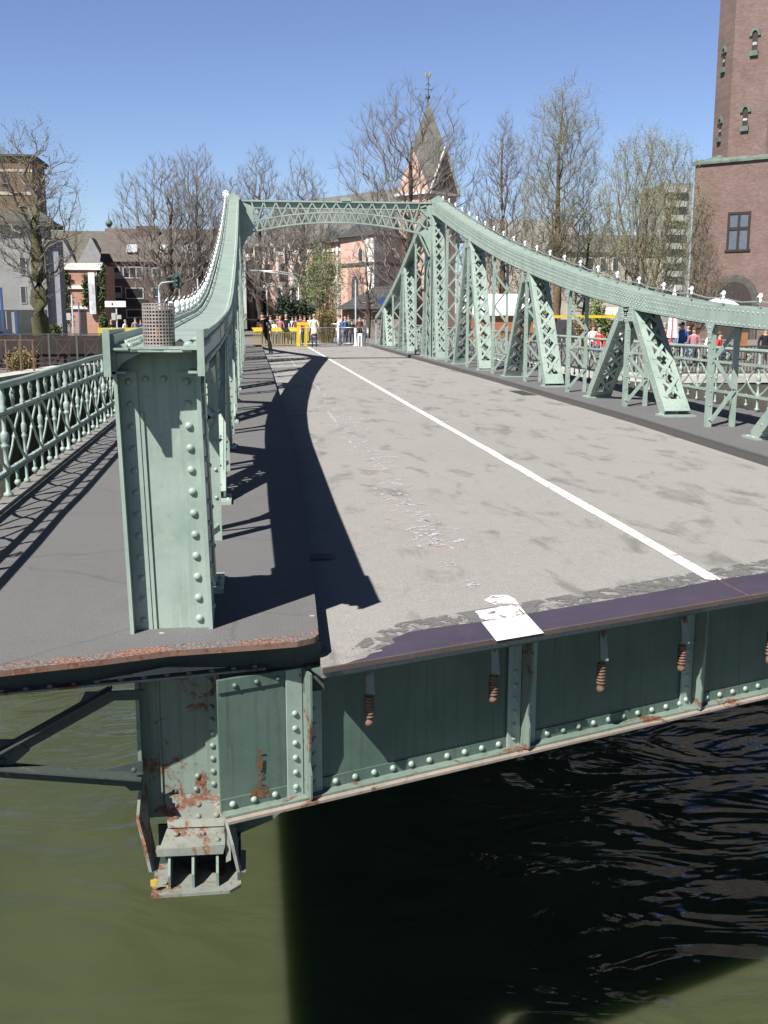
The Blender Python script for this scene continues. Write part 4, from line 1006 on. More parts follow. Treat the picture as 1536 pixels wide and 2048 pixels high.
ox = sh.location.x; b = MB()
for px in (7, 34): 
    x = atY(px, 660, 58).x-ox; b.box(x-.06, x+.06, -.06, .06, 0, atY(7, 620 if px > 10 else 575, 58).z-GZ)
b.build('frame', blue_p, sh); b = MB()
for (x0, y0, x1, y1) in ((10, 622, 16, 668), (20, 624, 34, 668)):
    a, c = atY(x0, y0, 58), atY(x1, y1, 58); b.box(a.x-ox+.065, c.x-ox-.065, -.03, .03, .25, a.z-GZ)
b.build('panel', grey_wall, sh)
# left quay fence
fy = 40.0
fo = empty('quay_fence', (atY(110, 700, fy).x, fy, GZ), 'dark iron quay fence with crossed panels on the left bank', 'fence'); ox = fo.location.x
ft = atY(110, 667, fy).z-GZ; fx0, fx1 = atY(-30, 690, fy).x-ox, atY(212, 690, fy).x-ox
b = MB(); b.box(fx0, fx1, -.02, .02, ft-.04, ft); b.box(fx0, fx1, -.02, .02, .22, .26); b.build('rail', iron, fo)
b = MB()
gi_ = simple('green_grey_iron', (.07, .085, .075), .6)
for k in range(6):
    x = fx1-.05-k*.99; b = MB(); b.box(x-.03, x+.03, -.03, .03, 0, ft); b.build('fence_post', gi_, fo)
b = MB()
for k in range(5):
    a, c = fx1-.05-k*.99-.15, fx1-.05-(k+1)*.99+.15; m = (a+c)/2
    for (s, t) in (((a, .3), (c, ft-.1)), ((c, .3), (a, ft-.1))): b.beam((s[0], 0, s[1]), (t[0], 0, t[1]), .022, .015, (0, 1, 0))
    for s, t in (((m-.22, .38), (m+.22, .38)), ((m+.22, .38), (m+.22, ft-.22)), ((m+.22, ft-.22), (m-.22, ft-.22)), ((m-.22, ft-.22), (m-.22, .38))): b.beam((s[0], .02, s[1]), (t[0], .02, t[1]), .018, .012, (0, 1, 0))
b.build('cross_panel', iron, fo)
b = MB(); b.box(fx0, fx1+.3, .5, .56, .05, ft-.08)
hb_ = b.build('hoarding', simple('dark_brown_hoarding', (.035, .026, .024), .9, .4, 1.5), None); hb_.location = fo.location
tag(hb_, 'dark brown hoarding standing behind the crossed iron quay fence', 'hoarding')
# rusty wire fence closer to the water on the far left
f2 = empty('wire_fence', (atY(30, 700, 35).x, 35, GZ), 'rusty low wire fence above the grass on the left quay', 'fence'); ox = f2.location.x
b = MB(); t2 = atY(30, 680, 35).z-GZ
for px in (12, 40, 66): x = atY(px, 700, 35).x-ox; b = MB(); b.box(x-.025, x+.025, -.025, .025, 0, t2); b.build('fence_post', rusty, f2)
b = MB()
for z in (.2, t2): b.box(atY(-30, 700, 35).x-ox, atY(70, 700, 35).x-ox, -.012, .012, z-.015, z+.015)
b.build('rail', rusty, f2)
# left yellow barrier on the bank
b = MB(); a, c = atY(198, 658, 64), atY(300, 655, 64); b.box(a.x, c.x, 63.97, 64.03, .55, .9)
for k in range(5): x = a.x+(c.x-a.x)*k/4; b.box(x-.05, x+.05, 63.95, 63.968, GZ, .92)
tag(b.build('road_barrier', yellow), 'low yellow road barrier on the left bank in front of white dressed people', 'barrier')

# parked car, mostly outside the frame
car = empty('parked_car', (atY(-40, 690, 43).x, 43.4, GZ), 'dark blue car cut off by the left edge above the grass', 'car')
b = MB(); prof = [(-2.1, .3), (-2.1, .75), (-1.3, .92), (-.7, 1.4), (.8, 1.42), (1.5, .98), (2.1, .85), (2.15, .3)]
b.prism([(x, -.8, z) for x, z in prof], (0, 1.6, 0)); b.build('body', simple('dark_blue_car_paint', (.012, .016, .04), .25), car, .06)
b = MB(); b.prism([(-1.15, -.805, .95), (-.65, -.805, 1.33), (.75, -.805, 1.35), (1.3, -.805, .98)], (0, .004, 0)); b.build('window', glass, car)
for x in (-1.35, 1.35):
    for y in (-.78, .62):
        b = MB(); b.lathe((x, y, .32), [(.32, 0), (.32, .18)], 16, axis=Matrix.Rotation(R(-90), 3, 'X')); b.lathe((x, y-.005, .32), [(.18, 0), (.18, .01)], 12, 1, axis=Matrix.Rotation(R(-90), 3, 'X')); b.build('wheel', [black_paint, galv], car)
b = MB(); b.box(2.1, 2.17, -.7, -.4, .6, .75); b.build('headlight', glass_sky, car)

# ------------------------------------------------------------------ trees
import numpy as np
def tree_mesh(seed, H, spread, clear=.25, n=700, trunk_r=.3, leader=.85, stems=1, twig_r=.012, twigs=4, rise=.5, fan=.35, top_bias=0.0, segl=.06):
    """limbs grown towards points spread through an uneven crown: every new twig leaves the nearest older limb"""
    rn = random.Random(seed); nr = np.random.RandomState(seed); n = int(n*1.35); twig_r *= .72; rise = rise*1.3+.1
    zc0, zc1 = clear*H*.8, H; cz, rz = (zc0+zc1)/2, (zc1-zc0)/2
    ph = [(rn.uniform(0, 6.28), rn.uniform(2, 5), rn.uniform(1, 4)) for _ in range(5)]
    T = []
    while len(T) < n:
        d = nr.normal(size=3); d /= np.linalg.norm(d); az, el = math.atan2(d[1], d[0]), d[2]
        m = 1.02+.07*sum(math.sin(p+a*az+c*el*2) for p, a, c in ph[:3])
        r = m*nr.rand()**(1/3.0)
        w = 1.0 if d[2] > -.2 else 1.0+.25*(d[2]+.2)
        if top_bias and d[2] > 0: w *= 1-top_bias*d[2]**2*.5
        T.append((d[0]*r*spread*w, d[1]*r*spread*w, cz+d[2]*r*rz))
    nodes_ = []; parent = []; plen = []
    def addn(p, par):
        nodes_.append(np.array(p, float)); parent.append(par); plen.append(0 if par < 0 else plen[par]+np.linalg.norm(nodes_[-1]-nodes_[par])); return len(nodes_)-1
    trunks = []
    for s in range(stems):
        a = 2*math.pi*s/max(1, stems)+.5; off = .22*(stems > 1); K = 12; chain = []; wob = V((0, 0, 0)); hh = H*(leader if stems == 1 else leader*rn.uniform(.85, 1))
        for k in range(K+1):
            t = k/K; wob += V((rn.gauss(0, 1), rn.gauss(0, 1), 0))*H*.004
            rad = off+(spread*fan*t**1.3 if stems > 1 else 0)
            chain.append(addn((math.cos(a)*rad+wob.x, math.sin(a)*rad+wob.y, hh*t), chain[-1] if chain else -1))
        trunks.append(chain)
    nd = len(nodes_)
    arr = np.zeros((n*14+400, 3)); pl = np.zeros(n*14+400); cnt_n = nd; arr[:nd] = nodes_; pl[:nd] = plen
    T.sort(key=lambda p: math.hypot(p[0], p[1])/spread*1.0+abs(p[2]-zc0)/H*.9)
    paths = []; tips = []
    zmin = clear*H*.75
    for tp in T:
        tp = np.array(tp); dv = tp-arr[:cnt_n]; dist = np.linalg.norm(dv, axis=1)
        hor = np.hypot(dv[:, 0], dv[:, 1])
        cost = dist+.22*pl[:cnt_n]+np.where(dv[:, 2] < rise*hor, (rise*hor-dv[:, 2])*1.4, 0)+np.where(arr[:cnt_n, 2] < zmin, 1e3, 0)
        i0 = int(np.argmin(cost)); p0 = arr[i0]; L = dist[i0]
        if L < .05: continue
        m = max(2, min(9, int(L/(segl*H))+1)); par = i0; path = [i0]
        pd = (p0-arr[parent[i0]]) if parent[i0] >= 0 else np.array((0, 0, 1.0)); pd = pd/max(1e-6, np.linalg.norm(pd))
        c = p0+(pd*.35+np.array((tp[0]-p0[0], tp[1]-p0[1], 0))/max(.1, L)*.35+np.array((0, 0, .05)))*L*.5
        for k in range(1, m+1):
            t = k/m; q = (1-t)**2*p0+2*t*(1-t)*c+t*t*tp+(nr.normal(size=3)*L*.009 if k < m else 0)
            nodes_.append(q); parent.append(par); plen.append(plen[par]+np.linalg.norm(q-nodes_[par])); arr[cnt_n] = q; pl[cnt_n] = plen[-1]; par = cnt_n; cnt_n += 1; path.append(par)
        paths.append(path); tips.append(V(tp))
    w = np.zeros(cnt_n)
    for p in paths: w[p[-1]] += 1
    for i in range(cnt_n-1, -1, -1):
        if parent[i] >= 0: w[parent[i]] += w[i]
    wmax = max(1, max(w[c[0]] for c in trunks)); e = math.log(trunk_r/(twig_r*1.1))/math.log(max(2, wmax))
    rad = lambda i: float(twig_r*1.1*max(1, w[i])**e)
    tb, cb = MB(), MB()
    for c in trunks:
        rr_ = [rad(i) for i in c]; rr_[0] *= 1.3; rr_[1] = min(rr_[1], trunk_r); tb.path([nodes_[i] for i in c], rr_, 9)
    for p in paths:
        r0 = rad(p[1]); cb.path([nodes_[i] for i in p], [min(r0*1.05, rad(p[0]))]+[rad(i) for i in p[1:]], 6 if r0 > .07 else 4 if r0 > .03 else 3, caps=False)
        q1, q0 = V(nodes_[p[-1]]), V(nodes_[p[-2]]); d0 = (q1-q0).normalized(); sl = H*.035
        for k in range(twigs+2):
            b0 = q0.lerp(q1, rn.uniform(.1, 1)); d = (d0+V((rn.gauss(0, .42), rn.gauss(0, .42), rn.gauss(.3, .35)))).normalized()
            e1 = b0+d*sl*rn.uniform(.6, 1.5); mid = b0.lerp(e1, .5)+V((rn.gauss(0, 1), rn.gauss(0, 1), rn.gauss(0, 1)))*sl*.05
            cb.path([b0, mid, e1], [twig_r*.8, twig_r*.65, twig_r*.4], 3, caps=False); tips.append(e1)
    return tb, cb, tips
def leaves_mb(tips, seed, per, size, spread, sq=.6):
    rn = random.Random(seed); b = MB()
    for p in tips:
        for k in range(per):
            c = p+V((rn.gauss(0, spread), rn.gauss(0, spread), rn.gauss(0, spread*.8))); n = V((rn.gauss(0, 1), rn.gauss(0, 1), rn.gauss(.4, 1))).normalized()
            a = n.orthogonal().normalized(); a.rotate(Quaternion(n, rn.uniform(0, 6.28))); e = n.cross(a); s = size*rn.uniform(.6, 1.4)
            b.add([c-a*s, c+e*s*sq, c+a*s, c-e*s*sq], [(0, 1, 2, 3)])
    return b
def make_tree(name, px, Y, ytop, spread_px, label, seed, leaf=None, per=0, lsize=.07, trunk_mat=bark, group='bare spring trees behind the bridge', **k):
    base = atY(px, 640, Y); H = atY(px, ytop, Y).z-GZ; sp = spread_px/FPX*Y
    o = empty(name, (base.x, Y, GZ), label, 'tree', group)
    tb, cb, tips = tree_mesh(seed, H, sp, **k)
    tb.build('trunk', trunk_mat, o); cr = cb.build('crown', twig_m, o)
    if leaf:
        lb = leaves_mb(tips, seed, per, lsize, .22); lb.build('leaves', leaf, cr)
    return o
make_tree('bare_tree', 74, 52, 248, 98, 'ivy trunked tree at the left edge before the grey house', 21, leaf_y, 2, .026, ivy_bark, clear=.34, n=420, trunk_r=.40, leader=.7, twig_r=.010, rise=.1, twigs=3)
make_tree('bare_tree', 338, 92, 308, 104, 'wide bare tree in front of the brown tiled houses', 5, clear=.22, n=850, trunk_r=.42, leader=.72, twig_r=.013)
make_tree('bare_tree', 402, 96, 292, 58, 'narrow bare tree just left of the left bridge truss', 8, clear=.24, n=650, trunk_r=.36, leader=.85, twig_r=.013, rise=.8)
make_tree('bare_tree', 520, 116, 300, 60, 'bare round tree above the left end of the portal beam', 12, clear=.22, n=650, trunk_r=.36, leader=.8, twig_r=.015)
make_tree('bare_tree', 608, 118, 313, 54, 'bare round tree above the middle of the portal beam', 15, clear=.22, n=600, trunk_r=.36, leader=.75, twig_r=.015)
make_tree('bare_tree', 462, 122, 348, 48, 'small bare tree peeking out left of the left portal column', 29, clear=.22, n=450, trunk_r=.3, leader=.8, twig_r=.015)
make_tree('bare_tree', 818, 82, 166, 140, 'large dark bare tree in front of the church spire', 31, clear=.24, n=1100, trunk_r=.44, leader=.75, twig_r=.012)
make_tree('bare_tree', 1004, 88, 230, 66, 'slender bare tree rising over the right truss next to the big spire tree', 34, clear=.24, n=600, trunk_r=.3, leader=.9, trunk_mat=bark_l, twig_r=.012, rise=.6, top_bias=1.0)
make_tree('bare_tree', 1114, 80, 166, 88, 'tall tree with pale buds, highest one right of the spire', 37, leaf_p, 5, .03, bark_l, clear=.3, n=700, trunk_r=.32, leader=.92, twig_r=.011, rise=.55, top_bias=.8)
make_tree('bare_tree', 1284, 74, 258, 110, 'broad many stemmed tree with pale leaf buds beside the brick tower', 41, leaf_p, 5, .032, bark_l, clear=.2, n=1000, trunk_r=.26, leader=.8, stems=5, fan=.5, twig_r=.010, rise=1.1)
make_tree('bare_tree', 1165, 84, 380, 66, 'low brown twiggy tree below the tall budding tree', 44, leaf_y, 1, .045, bark, clear=.2, n=500, trunk_r=.2, leader=.7, twig_r=.011, rise=.2)
make_tree('bare_tree', 1075, 86, 428, 66, 'low tawny twiggy tree right above the curved chord', 47, leaf_b, 1, .06, bark_l, clear=.15, n=500, trunk_r=.18, leader=.7, twig_r=.012, rise=.1)
make_tree('bare_tree', 950, 92, 400, 60, 'low bare tree between the spire and the slender tree', 48, None, 0, .05, bark, clear=.2, n=420, trunk_r=.2, leader=.7, twig_r=.012, rise=.2)
make_tree('bare_tree', 1392, 66, 468, 52, 'small twiggy tree at the foot of the brick tower', 50, leaf_y, 2, .025, bark_l, clear=.2, n=300, trunk_r=.12, leader=.7, twig_r=.008, rise=.3)
make_tree('bare_tree', 575, 90, 415, 75, 'bare tree inside the portal before the pink church wall', 53, None, 0, .05, bark, clear=.22, n=550, trunk_r=.28, leader=.7, twig_r=.011, rise=.1)
make_tree('green_tree', 645, 80, 488, 46, 'fresh green leafy tree inside the portal in front of the church', 56, leaf_g, 2, .062, ivy_bark, group='leafy plants in the portal view', clear=.25, n=300, trunk_r=.16, leader=.7, twig_r=.01, twigs=2)
make_tree('bare_tree', 735, 86, 470, 52, 'bare leaning tree between the church choir and the right portal column', 59, None, 0, .05, bark, clear=.25, n=260, trunk_r=.2, leader=.7, twig_r=.011, rise=0)
def bush(name, px, Y, ytop, wpx, label, mat, seed, n=900, size=.09, group=None, upright=False, cat='bush'):
    base = atY(px, 640, Y); H = atY(px, ytop, Y).z-GZ; w = wpx/FPX*Y; rn = random.Random(seed); b = MB(); s = MB()
    o = empty(name, (base.x, Y, GZ), label, cat, group)
    lobes = [(V((rn.uniform(-.6, .6)*w, rn.uniform(-.5, .5)*w, H*rn.uniform(.35, .75))), rn.uniform(.35, .6)) for _ in range(7)]
    tips = []
    for k in range(n):
        c, r = rn.choice(lobes); d = V((rn.gauss(0, 1), rn.gauss(0, 1), rn.gauss(0, 1))).normalized()*r*rn.random()**.4; p = c+V((d.x*w, d.y*w, d.z*H*.6))
        if 0.03 < p.z < H*1.02: tips.append(p)
    if upright:
        for p in tips[:n//2]: s.path([V((p.x*.35, p.y*.35, 0)), V((p.x*.7, p.y*.7, p.z*.5)), p], [.02, .014, .006], 3, caps=False)
    else:
        for c, r in lobes: s.path([V((c.x*.2, c.y*.2, 0)), c], [.05, .02], 5)
    s.build('stems', leaf_b if upright else bark, o); leaves_mb(tips, seed, 3, size, .1).build('foliage', mat, o)
    return o
bush('evergreen_bush', 578, 76, 588, 38, 'dark evergreen bush behind the crowd left of the lamp post', leaf_d, 3, 1100, .1)
bush('evergreen_bush', 612, 78, 600, 22, 'dark evergreen bush behind the crowd right of the lamp post', leaf_d, 4, 800, .1)
bush('dry_bush', 655, 68, 608, 27, 'tan dry bush of upright stems right behind the crowd fence', leaf_b, 6, 900, .05, upright=True)
bush('green_bush', 1205, 66, 588, 32, 'fresh green bush right of the yellow gantry behind the truss', leaf_g, 8, 700, .08)
bush('dry_bush', 1175, 56, 628, 26, 'tan hedge bush behind the right railing near the red boards', leaf_b, 9, 900, .05, upright=True)
bush('ivy_bush', 97, 64, 645, 20, 'dark green bush left of the white trimmed house', leaf_i, 10, 500, .08)
bush('ivy_bush', 212, 72, 628, 10, 'ivy covered corner bush beside the white signboard', leaf_i, 14, 400, .07)
bush('weed_bush', 45, 36.5, 690, 34, 'tangled dry weeds behind the rusty wire fence on the grass', leaf_b, 12, 500, .035, upright=True)
rg = random.Random(9); b = MB()
for k in range(5000):
    x, y = rg.uniform(-16, -8.4), rg.uniform(31.3, 36.2); h = rg.uniform(.05, .16); a = rg.uniform(0, 6.28); d = V((math.cos(a), math.sin(a), 0))*.012; p = V((x, y, GZ+.2)); b.add([p-d, p+d, p+V((rg.gauss(0, .03), rg.gauss(0, .03), h))], [(0, 1, 2)])
tag(b.build('grass', grass_m), 'short green grass along the top of the left quay', 'grass', kind='stuff')

# ------------------------------------------------------------------ buildings
def house(name, label, cat, px0, px1, ytop, Y, depth, wall, windows=(), roof=None, roofpx=None, frame=frame_w, pane=glass, group=None, extra=None):
    a, c = atY(px0, ytop, Y), atY(px1, ytop, Y); h = (a.z+c.z)/2-GZ; o = empty(name, ((a.x+c.x)/2, Y, GZ), label, cat, group); ox = o.location.x; w = (c.x-a.x)/2
    b = MB(); b.box(-w, w, 0, depth, 0, h); b.build('wall', wall, o)
    for (x0, y0, x1, y1, *nm) in windows:
        p, q = atY(x0, y0, Y), atY(x1, y1, Y); X0, X1, Z0, Z1 = p.x-ox, q.x-ox, q.z-GZ, p.z-GZ; t = min(.12, (X1-X0)*.1)
        b = MB(); b.box(X0, X1, -.06, -.002, Z0, Z0+t); b.box(X0, X1, -.06, -.002, Z1-t, Z1); b.box(X0, X0+t, -.06, -.002, Z0+t+.001, Z1-t-.001); b.box(X1-t, X1, -.06, -.002, Z0+t+.001, Z1-t-.001)
        nb = max(1, int((X1-X0)/1.1))
        for k in range(1, nb+1 if nb > 1 else 0): xx = X0+(X1-X0)*k/(nb+1); b.box(xx-t/2, xx+t/2, -.05, -.002, Z0+t+.001, Z1-t-.001)
        f = b.build('window', frame, o); b = MB(); b.box(X0+t*.9, X1-t*.9, -.02, -.001, Z0+t*.9, Z1-t*.9); b.build('pane', pane, f)
    if roof:
        zr = atY((px0+px1)/2, roofpx, Y+depth/2).z-GZ; b = MB()
        b.prism([(-w-.3, -.4, h), (-w-.3, depth+.4, h), (-w-.3, depth/2, zr)], (2*w+.6, 0, 0)); rf = b.build('roof', roof, o)
    return o, ox, w, h
# grey house at left with cornice
o, ox, w, h = house('grey_house', 'tall grey rendered house with dark cornice behind the ivy trunked tree', 'house', -60, 86, 452, 88, 3.5, grey_wall,
    [(38, 515, 54, 550), (40, 572, 54, 607), (-30, 515, -12, 550), (-30, 572, -12, 607)], frame=frame_mid)
b = MB(); b.box(-w-.4, w+.9, -.6, 3.9, h, h+.35); b.prism([(-w-.4, -.6, h+.351), (w+.9, -.6, h+.351), (w-.5, 2, h+1.3), (-w, 2, h+1.3)], (0, 1.8, .001)); b.build('cornice', stone_trim, o)
b = MB(); b.box(w-4.2, w-.1, -.04, -.002, .1, 2.3); b.box(w-3.9, w-3.5, -.3, -.05, .1, 2.0); b.build('shop_window', glass, o)
b = MB(); p = atY(108, 452, 88); b.box(w+.001, w+.95, .6, 3, 0, h-1.0); b.build('side_wing', simple('shaded_side_render', (.24, .245, .28), .9), o)  # bluish grey paints in the shade on the house's side face
# brick tower behind
o, ox, w, h = house('brick_church_tower', 'square tan brick tower with pale cornice rising behind the grey house', 'tower', -70, 62, 318, 112, 7, old_brick)
b = MB(); b.box(-w-.25, w+.25, -.25, 7.2, h, h+.25); b.box(-w-.4, w+.4, -.4, 7.4, h+.25, h+.45); b.build('cornice', stone_trim, o); b = MB(); b.box(-w-.05, w+.05, -.06, -.002, h*.80, h*.80+.3); b.box(-w-.05, w+.05, -.06, -.002, h*.93, h*.93+.25); b.build('band', beige_wall, o)
for px in (-20, 10): p = atY(px, 350, 112); b = MB(); b.box(p.x-ox-.35, p.x-ox+.35, -.05, -.002, h*.82+.5, h*.92); b.build('louvre_window', frame_d, o)
# gabled grey houses
o, ox, w, h = house('gabled_house', 'row of steep gabled houses with grey green roofs above the white trimmed house', 'house', 95, 245, 530, 128, 10, simple('grey_plaster', (.2, .2, .21), .9), roof=roofm('moss_grey_tiles', (.10, .095, .075)), roofpx=462)
b = MB()
for px in (123, 182):
    p = atY(px, 482, 128); q = atY(px, 530, 128); hw = 1.9; b.prism([(p.x-ox-hw, -.6, q.z-GZ-.5), (p.x-ox+hw, -.6, q.z-GZ-.5), (p.x-ox+.1, -.6, p.z-GZ+.4)], (0, 5, 0))
b.build('gable', simple('pale_grey_gable', (.26, .26, .27), .9), o)
# white trimmed pink house
o, ox, w, h = house('white_trimmed_house', 'pink brick house with bright white bands and a sunlit facade on the left', 'house', 113, 204, 528, 104, 9, pink_brick,
    [(115, 538, 126, 560), (117, 575, 129, 598), (192, 535, 201, 558), (193, 570, 202, 598)])
b = MB()
for (y0, y1, x0, x1) in ((526, 540, 112, 205), (571, 578, 132, 168), (612, 618, 136, 176)): 
    p, q = atY(x0, y0, 104), atY(x1, y1, 104); b = MB(); b.box(p.x-ox, q.x-ox, -.18, -.003, q.z-GZ, p.z-GZ); b.build('white_band', white_wall, o)
b = MB(); p, q = atY(177, 545, 104), atY(194, 628, 104); b.box(p.x-ox, q.x-ox, -.5, -.2, q.z-GZ, p.z-GZ); b.build('advert_banner', simple('grey_white_banner', (.5, .52, .56), .7, .55, 1.1), o)
b = MB(); p = atY(160, 622, 104); q = atY(174, 655, 104); b.box(p.x-ox, q.x-ox, -.03, -.002, .02, p.z-GZ); b.build('doorway', frame_d, o)
b = MB(); p = atY(128, 625, 104); q = atY(140, 650, 104); b.box(p.x-ox, q.x-ox, -.05, -.002, .3, p.z-GZ); b.build('shutter', grey_wall, o)
rn = random.Random(2); b = MB(); pts = []
for x0, x1, y0, y1, n in ((128, 136, 540, 640, 150), (168, 176, 550, 610, 120), (201, 210, 530, 640, 240)):
    for k in range(n): p = atY(rn.uniform(x0, x1), rn.uniform(y0, y1), 104); pts.append(V((p.x-ox, -.2, p.z-GZ)))
leaves_mb(pts, 2, 3, .13, .12).build('ivy', leaf_i, o)
# brown apartment row
wn_ = [(220, 533, 240, 547), (245, 533, 286, 557), (220, 572, 245, 596), (250, 575, 288, 598), (303, 535, 325, 553), (303, 575, 322, 594), (252, 618, 290, 636), (300, 618, 322, 636), (335, 618, 372, 636), (290, 535, 299, 553), (340, 535, 362, 553), (340, 575, 360, 594), (385, 535, 405, 553), (385, 575, 405, 594)]
o, ox, w, h = house('brown_apartment_row', 'long dark brown brick apartment row with tiled roof and white framed windows', 'apartment house', 206, 480, 524, 124, 11, house_brick, wn_, brown_tile, 458, frame_mid)
for px in (262, 330, 372, 402): p = atY(px, 505, 124); b = MB(); b.prism([(p.x-ox-.6, .8, h+1.0), (p.x-ox+.6, .8, h+1.0), (p.x-ox+.6, 1.7, h+1.9), (p.x-ox-.6, 1.7, h+1.9)], (0, -.15, .1)); b.build('skylight', glass_sky, o)
b = MB(); p, q = atY(206, 600, 124), atY(296, 612, 124); b.box(p.x-ox, q.x-ox, -.4, -.003, q.z-GZ, p.z-GZ); b.build('shop_fascia', frame_d, o)
b = MB(); p, q = atY(208, 585, 124), atY(245, 600, 124); b.box(p.x-ox, q.x-ox, -1.2, -.003, q.z-GZ+.2, p.z-GZ); p, q = atY(208, 548, 124), atY(245, 562, 124); b.box(p.x-ox, q.x-ox, -1.2, -.003, q.z-GZ+.2, p.z-GZ); b.build('balcony', simple('pale_grey_balcony', (.2, .2, .19), .8), o)
b = MB(); p = atY(290, 460, 126); b.box(p.x-ox-1.2, p.x-ox+1.2, 4, 6, h, p.z-GZ+.6); b.build('chimney', house_brick, o)
b = MB(); p = atY(218, 447, 150); b.path([(p.x, 150, 2), (p.x, 150, p.z)], .25, 6); b.lathe((p.x, 150, p.z), [(.4, -.3), (.5, .1), (.3, .4), (.06, .6)], 10); b.path([(p.x, 150, p.z+.5), (p.x, 150, p.z+1.4)], .06, 5)
tag(b.build('turret', copper), 'green copper turret cap showing above the brown tiled roof', 'turret')

# ---- church
ch = empty('church', (atY(690, 640, 112).x, 112, GZ), 'pink and white church with slate roofs and pointed spire beyond the portal', 'church'); CO = V(ch.location)
def cput(mb, name, mat, parent=ch):
    mb.v = [tuple(V(p)-CO) for p in mb.v]; return mb.build(name, mat, parent)
nl, nr = atY(490, 482, 134), atY(760, 478, 114)
dirn = V((nr.x-nl.x, nr.y-nl.y, 0)).normalized(); bk_ = V((-dirn.y, dirn.x, 0))
ez = atY(760, 478, 114).z; rz_ = atY(840, 372, 117).z
A0, A1 = V((nl.x, nl.y, GZ)), V((nr.x, nr.y, GZ))
b = MB(); b.prism([A0, A1, A1+bk_*11, A0+bk_*11], (0, 0, ez-GZ)); cput(b, 'nave_wall', pink_wall)
b = MB(); e = -bk_*.5; b.prism([A0+e+V((0, 0, ez-GZ)), A0+bk_*11.5+V((0, 0, ez-GZ)), A0+bk_*5.5+V((0, 0, rz_-GZ))], (A1-A0)+dirn*1.5); cput(b, 'nave_roof', slate)
b = MB(); L = (A1-A0).length
for k in range(9):
    p = A0+dirn*(L*(k+.3)/9)-bk_*.08; b.prism([p, p+dirn*.55, p+dirn*.55+V((0, 0, ez-GZ)), p+V((0, 0, ez-GZ))], bk_*.079)
for z in (ez-.7, ez*.55): b.prism([A0-bk_*.1+V((0, 0, z)), A1-bk_*.1+V((0, 0, z)), A1-bk_*.1+V((0, 0, z+.4)), A0-bk_*.1+V((0, 0, z+.4))], bk_*.015)
cput(b, 'pilaster', white_wall)
def arched(px, py0, py1, wpx, Y, name, parent, dvec, back, frame=white_wall, fw=.28, pointed=False):
    c = atY(px, py1, Y); hw = wpx/2/FPX*Y; zt = atY(px, py0, Y).z; zs = zt-hw*(1.2 if pointed else 1)
    def outline(g):
        pts = [c+dvec*(-hw-g), c+dvec*(hw+g)]; pts = [V((p.x, p.y, c.z-g*.5)) for p in pts]
        for k in range(9):
            t = math.pi*k/8; pts.append(V((c.x, c.y, zs))+dvec*(hw+g)*math.cos(t)+V((0, 0, (zt-zs+g)*math.sin(t))))
        return pts
    b = MB(); b.prism([p-back*.10 for p in outline(fw)], back*.06); f = cput(b, name, frame, parent)
    b = MB(); b.prism([p-back*.14 for p in outline(0)], back*.03); cput(b, 'pane', glass, f)
    return f
for k, px in enumerate((530, 560, 590, 622)): arched(px, 575, 630, 14, 131-(px-490)*.074-.4, 'window', ch, dirn, bk_)
for px in (515, 545, 575, 605, 640): arched(px, 492, 522, 12, 131-(px-490)*.074-.4, 'window', ch, dirn, bk_)
# choir block: corner at px 747
c0 = atY(747, 640, 104); l0 = atY(682, 640, 109); r0 = atY(802, 640, 109)
zt_ = atY(747, 470, 104).z
b = MB(); quad = [V((p.x, p.y, GZ)) for p in (l0, c0, r0)]+[V((r0.x+2, 117, GZ)), V((l0.x+1, 117, GZ))]
b.prism(quad, (0, 0, zt_-GZ)); chw = cput(b, 'choir_wall', pink_wall)
b = MB(); cx = V(((l0.x+r0.x)/2, 112, atY(745, 428, 110).z)); ring = [V((p.x, p.y, zt_))+(V((p.x, p.y, zt_))-V((cx.x, cx.y, zt_))).normalized()*.5 for p in quad]
vs = ring+[cx]; b.add(vs, [(i, (i+1) % 5, 5) for i in range(5)]+[(4, 3, 2, 1, 0)]); cput(b, 'choir_roof', slate_dark)
dl = (c0-l0); dl.z = 0; dl.normalize(); bl_ = V((-dl.y, dl.x, 0)); dr = (r0-c0); dr.z = 0; dr.normalize(); br_ = V((-dr.y, dr.x, 0))
b = MB()
for P0, dv, bkv in ((c0-dl*1.2, dl, bl_), (V(c0), dr, br_)):
    p = V((P0.x, P0.y, GZ))-bkv*.06; b.prism([p, p+dv*1.15, p+dv*1.15+V((0, 0, zt_-GZ-.2)), p+V((0, 0, zt_-GZ-.2))], bkv*.055)
cput(b, 'corner_strip', white_wall, chw)
b = MB()
zz = atY(747, 529, 104).z
p = V((l0.x, l0.y, zz))-bl_*.15; b.prism([p, p+dl*(c0-l0).length, p+dl*(c0-l0).length+V((0, 0, .25)), p+V((0, 0, .25))], bl_*.14); p = V((c0.x, c0.y, zz))-br_*.15; b.prism([p, p+dr*(r0-c0).length, p+dr*(r0-c0).length+V((0, 0, .25)), p+V((0, 0, .25))], br_*.14)
cput(b, 'string_course', stone_trim, chw)
arched(712, 552, 605, 22, 106.6, 'pointed_window', chw, dl, bl_, pink_brick, .75, True)
arched(723, 497, 522, 11, 105.8, 'small_window', chw, dl, bl_, beige_wall, .2)
for px in (759, 780): arched(px, 482, 522, 13, 105.0+(px-747)*.09-.15, 'apse_window', chw, dr, br_, white_wall, .2)
